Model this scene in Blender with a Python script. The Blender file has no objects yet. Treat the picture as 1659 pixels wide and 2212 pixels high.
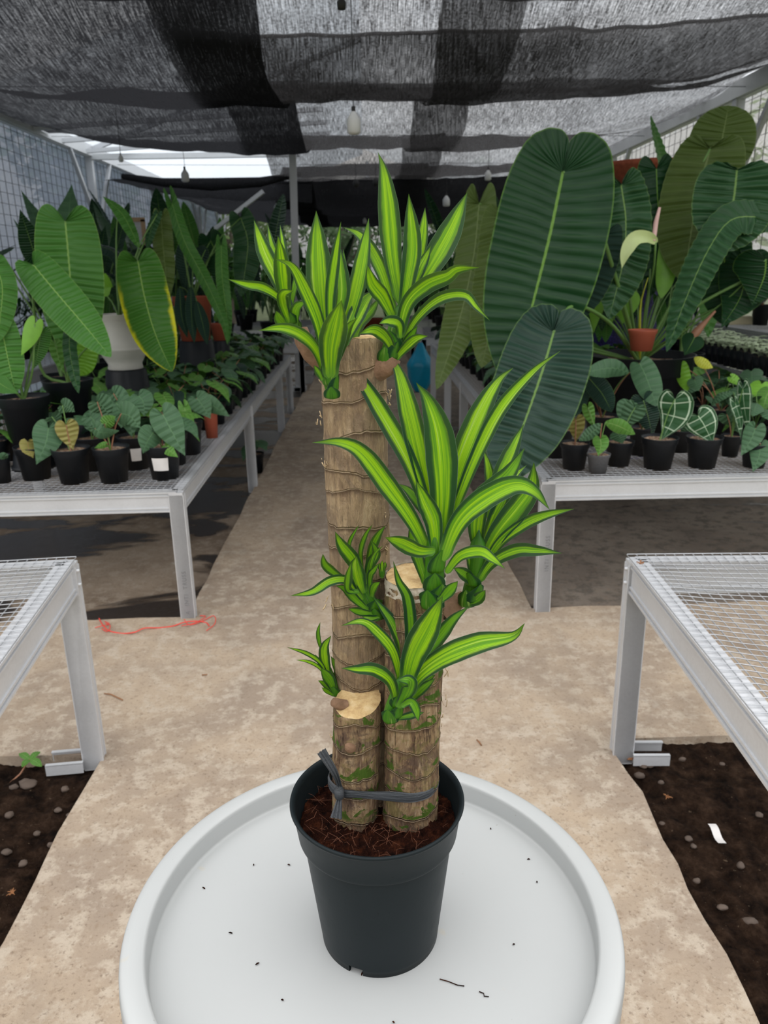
import bpy, math, random
import numpy as np
from mathutils import Vector, Matrix, noise
R = random.Random(7)
S = bpy.context.scene
COL = S.collection
D = bpy.data
# ------------------------------------------------------------------ camera
W, H, F = 1659, 2212, 1661.0
PITCH, YAW, ROLL = math.radians(17.4), math.radians(1.0), math.radians(1.05)
FW = Vector((math.sin(YAW)*math.cos(PITCH), math.cos(YAW)*math.cos(PITCH), -math.sin(PITCH)))
r0 = Vector((math.cos(YAW), -math.sin(YAW), 0)); u0 = r0.cross(FW)
RT = r0*math.cos(ROLL) - u0*math.sin(ROLL); UP = u0*math.cos(ROLL) + r0*math.sin(ROLL)
EYE = Vector((0, 0, 1.5))
cd = D.cameras.new('camera'); cam = D.objects.new('camera', cd); COL.objects.link(cam)
cd.sensor_fit = 'VERTICAL'; cd.sensor_height = 36.0; cd.sensor_width = 27.0; cd.lens = F/H*36
cd.clip_start = 0.05; cd.clip_end = 200
m = Matrix.Identity(4)
for i in range(3): m[i][0], m[i][1], m[i][2], m[i][3] = RT[i], UP[i], -FW[i], EYE[i]
cam.matrix_world = m
cd.dof.use_dof = True; cd.dof.focus_distance = 0.9; cd.dof.aperture_fstop = 11.0
S.camera = cam
# ------------------------------------------------------------------ view, world
S.view_settings.view_transform = 'Standard'; S.view_settings.look = 'None'
S.view_settings.gamma = 1.0; S.view_settings.use_curve_mapping = False
S.view_settings.exposure = 0.45
S.cycles.use_denoising = True
S.cycles.transparent_max_bounces = 16; S.cycles.max_bounces = 6; S.cycles.diffuse_bounces = 3
S.cycles.glossy_bounces = 2; S.cycles.transmission_bounces = 4
S.cycles.caustics_reflective = False; S.cycles.caustics_refractive = False
wd = D.worlds.new('overcast_sky'); S.world = wd; wd.use_nodes = True
wt = wd.node_tree; wt.nodes.clear()
def wn(t, **k):
    n = wt.nodes.new(t)
    for a, b in k.items(): setattr(n, a, b)
    return n
wo = wn('ShaderNodeOutputWorld'); wb = wn('ShaderNodeBackground'); tc = wn('ShaderNodeTexCoord')
nz = wn('ShaderNodeTexNoise'); nz.inputs['Scale'].default_value = 5.0; nz.inputs['Detail'].default_value = 6
cr = wn('ShaderNodeValToRGB')
cr.color_ramp.elements[0].position = 0.38; cr.color_ramp.elements[0].color = (0.58, 0.60, 0.64, 1)
cr.color_ramp.elements[1].position = 0.62; cr.color_ramp.elements[1].color = (1.0, 0.98, 0.95, 1)
wt.links.new(tc.outputs['Generated'], nz.inputs['Vector']); wt.links.new(nz.outputs['Fac'], cr.inputs['Fac'])
wt.links.new(cr.outputs['Color'], wb.inputs['Color'])
sxyz = wn('ShaderNodeSeparateXYZ'); wt.links.new(tc.outputs['Generated'], sxyz.inputs[0])
mr = wn('ShaderNodeMapRange'); mr.inputs[1].default_value = 0.0; mr.inputs[2].default_value = 0.9   # overcast sky: zenith brighter than horizon
mr.inputs[3].default_value = 0.80; mr.inputs[4].default_value = 2.5
wt.links.new(sxyz.outputs[2], mr.inputs[0]); wt.links.new(mr.outputs[0], wb.inputs['Strength'])
wt.links.new(wb.outputs['Background'], wo.inputs['Surface'])

# ------------------------------------------------------------------ pixel helpers (photograph pixels -> points of the place)
def ray(x, y): return FW + RT*((x-W/2)/F) - UP*((y-H/2)/F)
def P(x, y, Y): d = ray(x, y); return EYE + d*(Y/d.y)
def G(x, y, z=0.0): d = ray(x, y); return EYE + d*((z-1.5)/d.z)
def dep(p): return (p-EYE).dot(FW)
def px2m(w, p): return w*dep(p)/F

# ------------------------------------------------------------------ mesh helpers
class MB:
    def __init__(s): s.v = []; s.f = []; s.uv = []; s.at = {}
    def quadgrid(s, pts, nu, nv, uvs=None, closeu=False):
        b = len(s.v); s.v += [tuple(p) for p in pts]
        if uvs is None: uvs = [(0, 0)]*len(pts)
        for i in range(nu-1 + (1 if closeu else 0)):
            i2 = (i+1) % nu
            for j in range(nv-1):
                q = (i*nv+j, i2*nv+j, i2*nv+j+1, i*nv+j+1)
                s.f.append(tuple(b+k for k in q)); s.uv.append([uvs[k] for k in q])
    def face(s, pts, uv=None):
        b = len(s.v); s.v += [tuple(p) for p in pts]; s.f.append(tuple(range(b, b+len(pts))))
        s.uv.append(uv or [(0, 0)]*len(pts))
    def box(s, c, d, rz=0.0, M=None):
        x, y, z = d[0]/2, d[1]/2, d[2]/2
        co = [Vector((a*x, b*y, e*z)) for a in (-1, 1) for b in (-1, 1) for e in (-1, 1)]
        if M is None: M = Matrix.Rotation(rz, 3, 'Z')
        co = [M @ p + Vector(c) for p in co]
        b = len(s.v); s.v += [tuple(p) for p in co]
        for q in ((0,1,3,2),(4,6,7,5),(0,4,5,1),(2,3,7,6),(0,2,6,4),(1,5,7,3)):
            s.f.append(tuple(b+k for k in q)); s.uv.append([(0,0),(1,0),(1,1),(0,1)])
    def bar(s, a, b, w, h):            # box beam from a to b
        a = Vector(a); b = Vector(b); t = (b-a); L = t.length; t.normalize()
        up = Vector((0,0,1)) if abs(t.z) < .95 else Vector((0,1,0))
        sd = t.cross(up).normalized(); up = sd.cross(t)
        M = Matrix((sd, t, up)).transposed()
        s.box((a+b)/2, (w, L, h), M=M)
    def tube(s, pts, rad, n=6, cap=True):
        pts = [Vector(p) for p in pts]; N = len(pts)
        if not isinstance(rad, (list, tuple)): rad = [rad]*N
        ref = None; out = []; uvs = []
        for i, p in enumerate(pts):
            t = (pts[min(i+1, N-1)] - pts[max(i-1, 0)]).normalized()
            if ref is None: ref = t.orthogonal().normalized()
            a = (ref - t*ref.dot(t)).normalized(); ref = a; b = t.cross(a)
            for k in range(n):
                an = 2*math.pi*k/n; out.append(p + (a*math.cos(an)+b*math.sin(an))*rad[i]); uvs.append((i/(N-1), k/n))
        b0 = len(s.v); s.v += [tuple(q) for q in out]
        for i in range(N-1):
            for k in range(n):
                k2 = (k+1) % n; q = (i*n+k, i*n+k2, (i+1)*n+k2, (i+1)*n+k)
                s.f.append(tuple(b0+w for w in q)); s.uv.append([uvs[w] for w in q])
        if cap:
            for i in (0, N-1):
                s.f.append(tuple(b0+i*n+k for k in range(n))); s.uv.append([(0, 0)]*n)
    def lathe(s, prof, n=48, c=(0,0,0), skip=None):
        c = Vector(c); b = len(s.v); m_ = len(prof)
        for k in range(n):
            an = 2*math.pi*k/n
            for r, z in prof: s.v.append((c.x+r*math.cos(an), c.y+r*math.sin(an), c.z+z))
        for k in range(n):
            k2 = (k+1) % n
            for j in range(m_-1):
                if skip and skip(k, j): continue
                q = (k*m_+j, k2*m_+j, k2*m_+j+1, k*m_+j+1)
                s.f.append(tuple(b+w for w in q)); s.uv.append([(k/n, j/m_), ((k+1)/n, j/m_), ((k+1)/n, (j+1)/m_), (k/n, (j+1)/m_)])
    def build(s, name, mat, parent=None, off=None, smooth=True, bevel=0):
        me = D.meshes.new(name)
        o_ = Vector(off) if off is not None else Vector((0,0,0))
        me.from_pydata([tuple(Vector(p)-o_) for p in s.v], [], s.f)
        ul = me.uv_layers.new(name='UVMap')
        flat = [c for fu in s.uv for uv in fu for c in uv]
        ul.data.foreach_set('uv', flat)
        for k, vals in s.at.items():
            a = me.attributes.new(k, 'FLOAT', 'POINT'); a.data.foreach_set('value', vals)
        if smooth: me.polygons.foreach_set('use_smooth', [True]*len(me.polygons))
        me.materials.append(mat)
        me.update()
        o = D.objects.new(name, me); COL.objects.link(o)
        if parent is not None: o.parent = parent
        if bevel:
            bm_ = o.modifiers.new('b', 'BEVEL'); bm_.width = bevel; bm_.segments = 2; bm_.limit_method = 'ANGLE'
        return o
def tag(o, label, cat, group=None, kind=None):
    if label: o['label'] = label
    if cat: o['category'] = cat
    if group: o['group'] = group
    if kind: o['kind'] = kind
    return o
def struct(o): o['kind'] = 'structure'; return o
def thing(name, loc, label, cat, group=None, rz=0.0):
    o = D.objects.new(name, None); COL.objects.link(o); o.location = loc; o.rotation_euler = (0, 0, rz)
    o.empty_display_size = 0.05
    return tag(o, label, cat, group)
def copy_tree(o, loc=None, rz=None, sc=None, label=None, group=None, _p=None):
    c = o.copy(); COL.objects.link(c)
    if _p is not None: c.parent = _p
    for ch in o.children: copy_tree(ch, _p=c)
    if loc is not None: c.location = loc
    if rz is not None: c.rotation_euler = (0, 0, rz)
    if sc is not None: c.scale = (sc, sc, sc)
    if label: c['label'] = label
    if group: c['group'] = group
    return c

# ------------------------------------------------------------------ materials
class NT:
    def __init__(s, name):
        s.m = D.materials.new(name); s.m.use_nodes = True; s.t = s.m.node_tree; s.t.nodes.clear()
        s.out = s.n('ShaderNodeOutputMaterial')
    def n(s, t, **k):
        x = s.t.nodes.new(t)
        for a, b in k.items(): setattr(x, a, b)
        return x
    def l(s, a, b): s.t.links.new(a, b)
    def put(s, sock, v):
        if v is None: return
        if hasattr(v, 'is_linked') or hasattr(v, 'links'): s.l(v, sock)
        else: sock.default_value = v if not (isinstance(v, tuple) and len(v) == 3 and len(sock.default_value) == 4) else (*v, 1)
    def math(s, op, a, b=None, c=None, clamp=False):
        x = s.n('ShaderNodeMath', operation=op, use_clamp=clamp)
        s.put(x.inputs[0], a); s.put(x.inputs[1], b); s.put(x.inputs[2], c)
        return x.outputs[0]
    def mix(s, f, a, b, bt='MIX'):
        x = s.n('ShaderNodeMix', data_type='RGBA', blend_type=bt)
        s.put(x.inputs[0], f); s.put(x.inputs[6], a); s.put(x.inputs[7], b); return x.outputs[2]
    def coord(s, kind='Object', scale=(1,1,1)):
        t = s.n('ShaderNodeTexCoord'); mp = s.n('ShaderNodeMapping'); mp.inputs['Scale'].default_value = scale
        s.l(t.outputs[kind], mp.inputs['Vector']); return mp.outputs[0]
    def noise(s, vec, scale=5.0, detail=4.0, rough=.55, dist=0.0):
        x = s.n('ShaderNodeTexNoise'); s.put(x.inputs['Vector'], vec); x.inputs['Scale'].default_value = scale
        x.inputs['Detail'].default_value = detail; x.inputs['Roughness'].default_value = rough; x.inputs['Distortion'].default_value = dist
        return x.outputs['Fac']
    def ramp(s, f, els):
        x = s.n('ShaderNodeValToRGB'); e = x.color_ramp.elements
        while len(e) < len(els): e.new(0.5)
        for i, (p, c) in enumerate(els): e[i].position = p; e[i].color = (*c, 1) if len(c) == 3 else c
        s.put(x.inputs[0], f); return x.outputs[0]
    def step(s, f, a, b):
        x = s.n('ShaderNodeMapRange', interpolation_type='SMOOTHSTEP'); s.put(x.inputs[0], f)
        x.inputs[1].default_value = a; x.inputs[2].default_value = b; return x.outputs[0]
    def bump(s, h, st=.3, dist=.01):
        x = s.n('ShaderNodeBump'); x.inputs['Strength'].default_value = st; x.inputs['Distance'].default_value = dist
        s.put(x.inputs['Height'], h); return x.outputs[0]
    def pbr(s, col, rough=.5, metal=0.0, bump=None, spec=.5, trl=0.0, trlcol=None, link=True):
        b = s.n('ShaderNodeBsdfPrincipled'); s.put(b.inputs['Base Color'], col); s.put(b.inputs['Roughness'], rough)
        s.put(b.inputs['Metallic'], metal); b.inputs['Specular IOR Level'].default_value = spec
        if bump is not None: s.l(bump, b.inputs['Normal'])
        o = b.outputs[0]
        if trl:
            t = s.n('ShaderNodeBsdfTranslucent'); s.put(t.inputs['Color'], trlcol if trlcol is not None else col)
            mx = s.n('ShaderNodeMixShader'); mx.inputs[0].default_value = trl
            s.l(o, mx.inputs[1]); s.l(t.outputs[0], mx.inputs[2]); o = mx.outputs[0]
        if link: s.l(o, s.out.inputs[0])
        return o
def simple(name, col, rough=.5, metal=0.0, var=.12, scale=20, bump=0.0, spec=.5):
    n = NT(name); f = n.noise(n.coord(), scale, 5)
    c = n.mix(f, tuple(x*(1-var) for x in col), tuple(min(1, x*(1+var)) for x in col))
    n.pbr(c, rough, metal, n.bump(f, bump, .005) if bump else None, spec); return n.m

def mat_concrete(name, ca, cb, cc, wet=0.0):
    n = NT(name); v = n.coord()
    a = n.noise(v, 1.6, 8, .6, .4); b = n.noise(v, 14, 8, .7); c = n.noise(v, 90, 4, .7)
    col = n.mix(n.step(a, .36, .64), ca, cb)
    col = n.mix(n.math('MULTIPLY', n.step(b, .47, .62), .75), col, cc)
    col = n.mix(n.math('MULTIPLY', n.step(n.noise(v, 34, 8, .75), .53, .64), .45), col, (.27, .19, .125))
    col = n.mix(n.math('MULTIPLY', n.step(c, .56, .68), .55), col, (.15, .10, .065))
    w = n.noise(v, 3.3, 6, .65, .6)
    col = n.mix(n.math('MULTIPLY', n.step(w, .62, .72), .35), col, (.62, .57, .5))
    w2 = n.noise(n.coord('Object', (1.0, .45, 1)), 1.9, 7, .6, .5)
    col = n.mix(n.math('MULTIPLY', n.step(w2, .5, .7), .38), col, (.16, .12, .09))
    ro = .85
    if wet:
        k = n.noise(n.coord('Object', (.55, 1.2, 1)), 1.5, 5, .55, .5); k = n.step(k, .60-wet, .66-wet)
        col = n.mix(k, col, (.035, .024, .017)); ro = n.math('MULTIPLY_ADD', k, -.72, .85)
    n.pbr(col, ro, 0, n.bump(n.math('ADD', b, n.math('MULTIPLY', c, .6)), .6, .008), .3 if not wet else .5); return n.m
M_PATH = mat_concrete('path_concrete', (.49, .385, .28), (.35, .275, .21), (.57, .485, .385))
M_SLAB = mat_concrete('slab_concrete', (.20, .145, .10), (.34, .265, .195), (.38, .31, .24), wet=.14)
M_SLABR = mat_concrete('slab_concrete_dry', (.19, .155, .125), (.28, .235, .19), (.10, .085, .07), wet=.03)
def mat_soil():
    n = NT('dark_soil'); v = n.coord()
    a = n.noise(v, 18, 8, .7); b = n.noise(v, 120, 5, .7)
    c = n.ramp(a, [(.36, (.010, .005, .003)), (.52, (.045, .024, .014)), (.68, (.10, .058, .036))]); c = n.mix(n.step(b, .66, .72), c, (.32, .24, .16)); c = n.mix(n.step(n.noise(v, 45, 3, .6), .70, .74), c, (.20, .14, .09))
    n.pbr(c, .95, 0, n.bump(n.math('ADD', a, b), 1.0, .035), .1); return n.m
M_SOIL = mat_soil()
def mat_steel():
    n = NT('galvanised_steel'); v = n.coord()
    a = n.noise(v, 7, 4, .6); vo = n.n('ShaderNodeTexVoronoi'); vo.inputs['Scale'].default_value = 140; n.l(v, vo.inputs['Vector'])
    sp = n.n('ShaderNodeSeparateColor'); n.l(vo.outputs['Color'], sp.inputs[0])
    c = n.mix(a, (.56, .57, .59), (.70, .71, .73)); c = n.mix(n.math('MULTIPLY', sp.outputs[0], .22), c, (.75, .77, .8))
    c = n.mix(n.math('MULTIPLY', n.step(n.noise(v, 3, 8, .7), .6, .7), .3), c, (.35, .32, .29))
    n.pbr(c, n.math('MULTIPLY_ADD', a, .25, .36), .35); return n.m
M_STEEL = mat_steel()
M_WIRE = simple('wire_zinc', (.55, .56, .58), .4, .7)
M_WHITE = simple('white_painted_steel', (.88, .89, .90), .45, .1, .06)
M_BLACKPOT = simple('black_plastic', (.008, .010, .013), .45, 0, .25, 60, spec=.3)
M_GREYPOT = simple('faded_plastic', (.10, .10, .105), .6, 0, .3, 90)
M_TERRA = simple('terracotta_plastic', (.42, .10, .055), .5, 0, .15, 12)
M_TERRAOLD = simple('weathered_terracotta', (.40, .10, .05), .8, 0, .6, 30)
M_WPOT = simple('white_plastic_pot', (.60, .58, .54), .5, 0, .12, 9)
M_BULB = simple('milky_plastic', (.82, .82, .82), .35, 0, .02)
M_CORD = simple('black_cord', (.02, .02, .02), .6)
M_RED = simple('red_twine', (.80, .07, .05), .6)
M_PINK = simple('pink_spadix', (.62, .40, .36), .6)
M_PAPER = simple('white_paper', (.75, .72, .70), .7)
M_PEB = simple('pebble_stone', (.10, .072, .055), .8, 0, .5, 8, .3)
M_CREAM = simple('cream_spathe', (.50, .60, .26), .45)
M_BLUE = simple('blue_plastic', (.0, .33, .55), .35)
M_WOOD = simple('pale_wood', (.55, .36, .2), .6)
M_BOARD = simple('white_board', (.75, .76, .78), .5)
M_INK = simple('grey_ink', (.22, .22, .23), .6)
M_GRASSY = simple('outside_ground', (.10, .13, .05), .95, 0, .4, 3)
def mat_gravel():
    n = NT('pumice_gravel'); v = n.coord(); vo = n.n('ShaderNodeTexVoronoi'); vo.inputs['Scale'].default_value = 110; n.l(v, vo.inputs['Vector'])
    sp = n.n('ShaderNodeSeparateColor'); n.l(vo.outputs['Color'], sp.inputs[0])
    c = n.ramp(sp.outputs[0], [(0, (.10, .045, .025)), (.4, (.30, .17, .10)), (1, (.55, .42, .30))])
    n.pbr(c, .9, 0, n.bump(n.math('SUBTRACT', 1, vo.outputs['Distance']), .9, .01)); return n.m
M_GRAV = mat_gravel()
def mat_purple():
    n = NT('purple_glitter_wrap'); f = n.noise(n.coord(), 60, 6, .8)
    n.pbr(n.ramp(f, [(.42, (.012, .010, .035)), (.6, (.07, .055, .30)), (.8, (.35, .3, .75))]), .35); return n.m
M_PURPLE = mat_purple()

def mat_net(name, col, trans, streak=(60, 4, 1), lines=None, amp=.35, trl=.35):
    n = NT(name); v = n.coord('UV', streak)
    a = n.noise(v, 5.0, 3, .6); c = n.noise(n.coord('UV', (1, 1, 1)), 55, 5, .75)
    d = n.noise(n.coord('UV', (1, 1, 1)), 1.3, 4, .6)
    f = n.math('ADD', n.math('MULTIPLY', n.math('SUBTRACT', a, .5), amp*2.6), trans)
    f = n.math('ADD', f, n.math('MULTIPLY', n.math('SUBTRACT', c, .5), amp*2.2))
    f = n.math('ADD', f, n.math('MULTIPLY', n.math('SUBTRACT', d, .5), amp*.9), None, True)
    if lines:
        se = n.n('ShaderNodeSeparateXYZ'); n.l(n.coord('UV'), se.inputs[0])
        for ax, sp_, wd_ in lines:
            g = n.math('FRACT', n.math('MULTIPLY', se.outputs[ax], 1/sp_)); f = n.math('MULTIPLY', f, n.math('GREATER_THAN', g, wd_/sp_))
    df = n.n('ShaderNodeBsdfDiffuse'); n.put(df.inputs[0], col)
    tl = n.n('ShaderNodeBsdfTranslucent'); n.put(tl.inputs[0], tuple(min(1, x*2.0) for x in col))
    mx = n.n('ShaderNodeMixShader'); mx.inputs[0].default_value = trl; n.l(df.outputs[0], mx.inputs[1]); n.l(tl.outputs[0], mx.inputs[2])
    tr = n.n('ShaderNodeBsdfTransparent'); m2 = n.n('ShaderNodeMixShader')
    n.l(f, m2.inputs[0]); n.l(mx.outputs[0], m2.inputs[1]); n.l(tr.outputs[0], m2.inputs[2]); n.l(m2.outputs[0], n.out.inputs[0])
    return n.m
M_NET = mat_net('black_shade_net', (.040, .038, .038), .20, streak=(34, 1.4, 1), amp=.5)
M_NETD = mat_net('dense_shade_net', (.022, .022, .024), .03, streak=(22, 1.2, 1), amp=.2)
M_SIDE = mat_net('side_wall_net', (.14, .16, .21), .07, streak=(3, 30, 1), lines=None, amp=.13, trl=.5)
M_SIDER = mat_net('right_wall_net', (.22, .215, .20), .30, streak=(3, 30, 1), lines=None, amp=.35, trl=.5)
M_END = mat_net('end_wall_net', (.03, .035, .03), .35, streak=(.6, 26, 1), amp=.3)
def mat_roof():
    n = NT('translucent_roof_sheet')
    tl = n.n('ShaderNodeBsdfTranslucent'); tl.inputs[0].default_value = (.72, .76, .80, 1)
    tr = n.n('ShaderNodeBsdfTransparent'); mx = n.n('ShaderNodeMixShader'); mx.inputs[0].default_value = .42
    n.l(tl.outputs[0], mx.inputs[1]); n.l(tr.outputs[0], mx.inputs[2]); n.l(mx.outputs[0], n.out.inputs[0]); return n.m
M_ROOF = mat_roof()
M_ROOFD = mat_roof(); _n = M_ROOFD.node_tree.nodes
for _x in _n:
    if _x.type == 'MIX_SHADER': _x.inputs[0].default_value = .10
    if _x.type == 'BSDF_TRANSLUCENT': _x.inputs[0].default_value = (.52, .56, .60, 1)

def uvs_of(n):
    se = n.n('ShaderNodeSeparateXYZ'); n.l(n.coord('UV'), se.inputs[0])
    s_ = n.math('ABSOLUTE', n.math('MULTIPLY_ADD', se.outputs[1], 2, -1)); return se.outputs[0], se.outputs[1], s_
def mat_dracaena(name='variegated_leaf', lime=(.30, .54, .006), mid=(.10, .31, .008), dark=(.004, .040, .014)):
    n = NT(name); u, v, s_ = uvs_of(n)
    oi = n.n('ShaderNodeObjectInfo'); rnd = oi.outputs['Random']
    wob = n.math('MULTIPLY', n.math('SUBTRACT', n.noise(n.coord('UV', (3, 1, 1)), 3, 3), .5), .18)
    se_ = n.math('ADD', s_, wob)
    cb = n.n('ShaderNodeCombineXYZ'); n.l(n.math('MULTIPLY', u, 1.2), cb.inputs[0]); n.l(n.math('MULTIPLY', v, 26), cb.inputs[1]); n.l(n.math('MULTIPLY', rnd, 40), cb.inputs[2])
    st = n.noise(cb.outputs[0], 1.0, 3, .6)
    cb2 = n.n('ShaderNodeCombineXYZ'); n.l(n.math('MULTIPLY', u, .7), cb2.inputs[0]); n.l(n.math('MULTIPLY', v, 9), cb2.inputs[1]); n.l(n.math('MULTIPLY', rnd, 90), cb2.inputs[2])
    st2 = n.noise(cb2.outputs[0], 1.0, 2, .5)
    col = n.mix(n.step(st, .42, .68), lime, mid)
    col = n.mix(n.math('MULTIPLY', n.step(st2, .48, .64), .75), col, (.05, .21, .010))
    pale = n.math('MULTIPLY', n.step(st2, .36, .28), .35); col = n.mix(pale, col, (.62, .74, .22))
    edge = n.step(n.math('ADD', se_, n.math('MULTIPLY', n.math('SUBTRACT', rnd, .5), .26)), .40, .70)
    col = n.mix(edge, col, dark)
    col = n.mix(n.math('MULTIPLY', n.step(u, .80, 1.0), .75), col, dark)
    col = n.mix(n.math('MULTIPLY', n.step(u, .22, .0), .7), col, (.10, .27, .03))
    col = n.mix(n.math('MULTIPLY', n.step(s_, .96, .99), .22), col, (.38, .50, .36))
    n.pbr(col, .42, 0, n.bump(st, .25, .003), .28, .28, n.mix(.3, col, (.45, .75, .01))); return n.m
M_DRAC = mat_dracaena()
M_DRACG = mat_dracaena('green_variegated_leaf', (.15, .36, .008), (.05, .18, .01), (.004, .04, .014))
M_SHEATH = mat_dracaena('leaf_sheath', (.07, .21, .012), (.03, .13, .01), (.004, .045, .012))

def mat_anth(name, base, base2, rib, k=26, veinw=.25, veinc=.5, rough=.42, edge=None, basal=True, white=None, trl=.1):
    n = NT(name); u, v, s_ = uvs_of(n)
    g = n.noise(n.coord(), 9, 5, .6)
    col = n.mix(g, base, base2)
    fr = n.math('FRACT', n.math('MULTIPLY', u, k)); tri = n.math('ABSOLUTE', n.math('MULTIPLY_ADD', fr, 2, -1))
    ln = n.step(tri, 1-veinw, 1.0)
    col = n.mix(n.math('MULTIPLY', ln, veinc), col, rib if white is None else white)
    if white is not None:
        col = n.mix(n.math('MULTIPLY', n.math('MULTIPLY', n.step(s_, .74, .78), n.step(s_, .86, .82)), .9), col, white)
        col = n.mix(n.step(s_, .86, .9), col, base)
    if edge is not None:
        e = n.step(n.math('ADD', s_, n.math('MULTIPLY', n.math('SUBTRACT', g, .5), .5)), .78, .98); col = n.mix(n.math('MULTIPLY', e, n.step(u, .3, .5)), col, edge)
    col = n.mix(n.step(n.math('ADD', s_, n.math('MULTIPLY', u, .012)), .038, .022), col, rib)
    col = n.mix(n.math('MULTIPLY', n.step(s_, .965, .99), .5), col, rib)
    n.pbr(col, rough, 0, n.bump(n.math('ADD', tri, n.math('MULTIPLY', g, .6)), .5, .008), .25, trl); return n.m
LG = (.28, .42, .10)
M_AD = mat_anth('dark_veined_leaf', (.004, .030, .008), (.008, .050, .012), (.13, .26, .04), veinc=.05)
M_AG = mat_anth('slate_green_leaf', (.010, .032, .022), (.020, .052, .034), (.14, .25, .06), veinc=.05, rough=.45)
M_AM = mat_anth('mid_green_leaf', (.042, .145, .022), (.07, .21, .036), (.22, .38, .09), veinc=.12)
M_AMY = mat_anth('yellow_edged_leaf', (.030, .12, .012), (.055, .17, .018), (.20, .34, .07), veinc=.12, edge=(.58, .55, .01))
M_AO = mat_anth('olive_leaf_underside', (.062, .105, .020), (.10, .150, .034), (.17, .23, .08), veinc=.3, trl=.22)
M_AC = mat_anth('corrugated_leaf', (.014, .055, .018), (.034, .10, .038), (.17, .29, .08), veinc=.1, rough=.40)
M_SM = mat_anth('small_leaf_green', (.045, .11, .050), (.085, .175, .09), (.12, .24, .11), k=9, veinw=.15, veinc=.5, rough=.45)
M_SB = mat_anth('small_leaf_bright', (.07, .20, .03), (.12, .28, .05), (.28, .42, .14), k=8, veinw=.12, veinc=.4)
M_SR = mat_anth('small_leaf_young', (.24, .24, .06), (.30, .26, .08), (.42, .22, .12), k=8, veinw=.12, veinc=.4)
M_CRY = mat_anth('crystal_leaf', (.018, .07, .022), (.03, .10, .035), (.45, .60, .40), k=5, veinw=.15, veinc=.95, white=(.50, .62, .45))
M_PET = simple('petiole_green', (.11, .22, .05), .5)
M_PETR = simple('petiole_reddish', (.28, .13, .07), .55)
M_LIME = simple('lime_leaf', (.14, .34, .02), .45, 0, .3)
M_YEL = simple('yellow_leaf', (.42, .45, .03), .5, 0, .2)

# ------------------------------------------------------------------ leaf blades
def catmull(pts, n):
    pts = [Vector(p) for p in pts]; q = [2*pts[0]-pts[1]] + pts + [2*pts[-1]-pts[-2]]
    out = []; dense = []
    for i in range(1, len(q)-2):
        for k in range(16):
            t = k/16; a, b, c, d = q[i-1], q[i], q[i+1], q[i+2]
            dense.append(.5*((2*b)+(c-a)*t+(2*a-5*b+4*c-d)*t*t+(3*b-a-3*c+d)*t**3))
    dense.append(pts[-1])
    L = [0]
    for a, b in zip(dense, dense[1:]): L.append(L[-1]+(b-a).length)
    j = 0
    for k in range(n):
        s_ = L[-1]*k/(n-1)
        while j < len(L)-2 and L[j+1] < s_: j += 1
        f = (s_-L[j])/max(1e-9, L[j+1]-L[j]); out.append(dense[j].lerp(dense[j+1], min(1, max(0, f))))
    return out, L[-1]
OUT = {
 'veitchii': ([(0,0),(-.045,.06),(-.10,.17),(-.11,.27),(-.07,.37),(.02,.44),(.15,.485),(.32,.5),(.5,.485),(.68,.42),(.82,.30),(.92,.17),(.975,.07),(1,0)], .22),
 'heart': ([(0,0),(-.09,.05),(-.19,.14),(-.21,.26),(-.14,.39),(.0,.48),(.16,.5),(.36,.45),(.56,.34),(.76,.18),(.9,.07),(1,0)], .33),
 'closed': ([(0,0),(-.07,-.004),(-.125,.0),(-.165,.05),(-.180,.13),(-.17,.24),(-.12,.36),(0,.45),(.14,.492),(.3,.5),(.48,.485),(.66,.42),(.80,.31),(.91,.18),(.97,.07),(1,0)], .26),
 'round': ([(0,0),(.02,.15),(.12,.35),(.3,.48),(.55,.5),(.78,.43),(.92,.29),(.985,.12),(1,0)], .02),
 'oval': ([(0,0),(.01,.08),(.08,.22),(.2,.38),(.38,.49),(.55,.49),(.72,.38),(.86,.22),(.95,.09),(1,0)], .02),
}
STRAP = [(0,.62),(.12,.62),(.3,.82),(.5,1),(.66,.92),(.80,.63),(.90,.32),(.96,.12),(1,0)]
def interp(tab, x):
    for (a, va), (b, vb) in zip(tab, tab[1:]):
        if x <= b: return va + (vb-va)*(x-a)/(b-a)
    return tab[-1][1]
def frames(C, face, roll):
    N = len(C); T = []; SD = []; NN = []
    for i in range(N):
        t = (C[min(i+1, N-1)]-C[max(i-1, 0)]).normalized()
        v = (face(C[i]) if callable(face) else Vector(face)).normalized()
        s_ = t.cross(v)
        if s_.length < 1e-3: s_ = t.orthogonal()
        s_.normalize(); n_ = s_.cross(t)
        if SD and s_.dot(SD[-1]) < 0 and not callable(face): s_ = -s_; n_ = -n_
        r_ = roll[0]+(roll[1]-roll[0])*i/(N-1) if isinstance(roll, (tuple, list)) else roll
        M = Matrix.Rotation(math.radians(r_), 3, t); T.append(t); SD.append(M@s_); NN.append(M@n_)
    return T, SD, NN
TOEYE = lambda p: EYE-p
def strap(mb, pts, width, face=TOEYE, roll=0, fold=.35, nu=26, ns=6, wave=0.0, base=.62, cup=0):
    C, L = catmull(pts, nu); T, SD, NN = frames(C, face, roll); V = []; UV = []
    tab = [(0, base*.3), (.05, base*.8)] + STRAP[1:]
    for i in range(nu):
        u = i/(nu-1); w = width/2*interp(tab, u)
        fo = fold*(1-.35*u)
        for j in range(ns+1):
            s_ = j/ns*2-1; a = abs(s_)
            ph = math.sin(u*9+width*900)*wave*width*a
            V.append(C[i] + SD[i]*(s_*w*(1-.12*fo)) + NN[i]*(w*fo*(a**1.3) + ph)); UV.append((u, j/ns))
    mb.quadgrid(V, nu, ns+1, UV)
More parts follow.
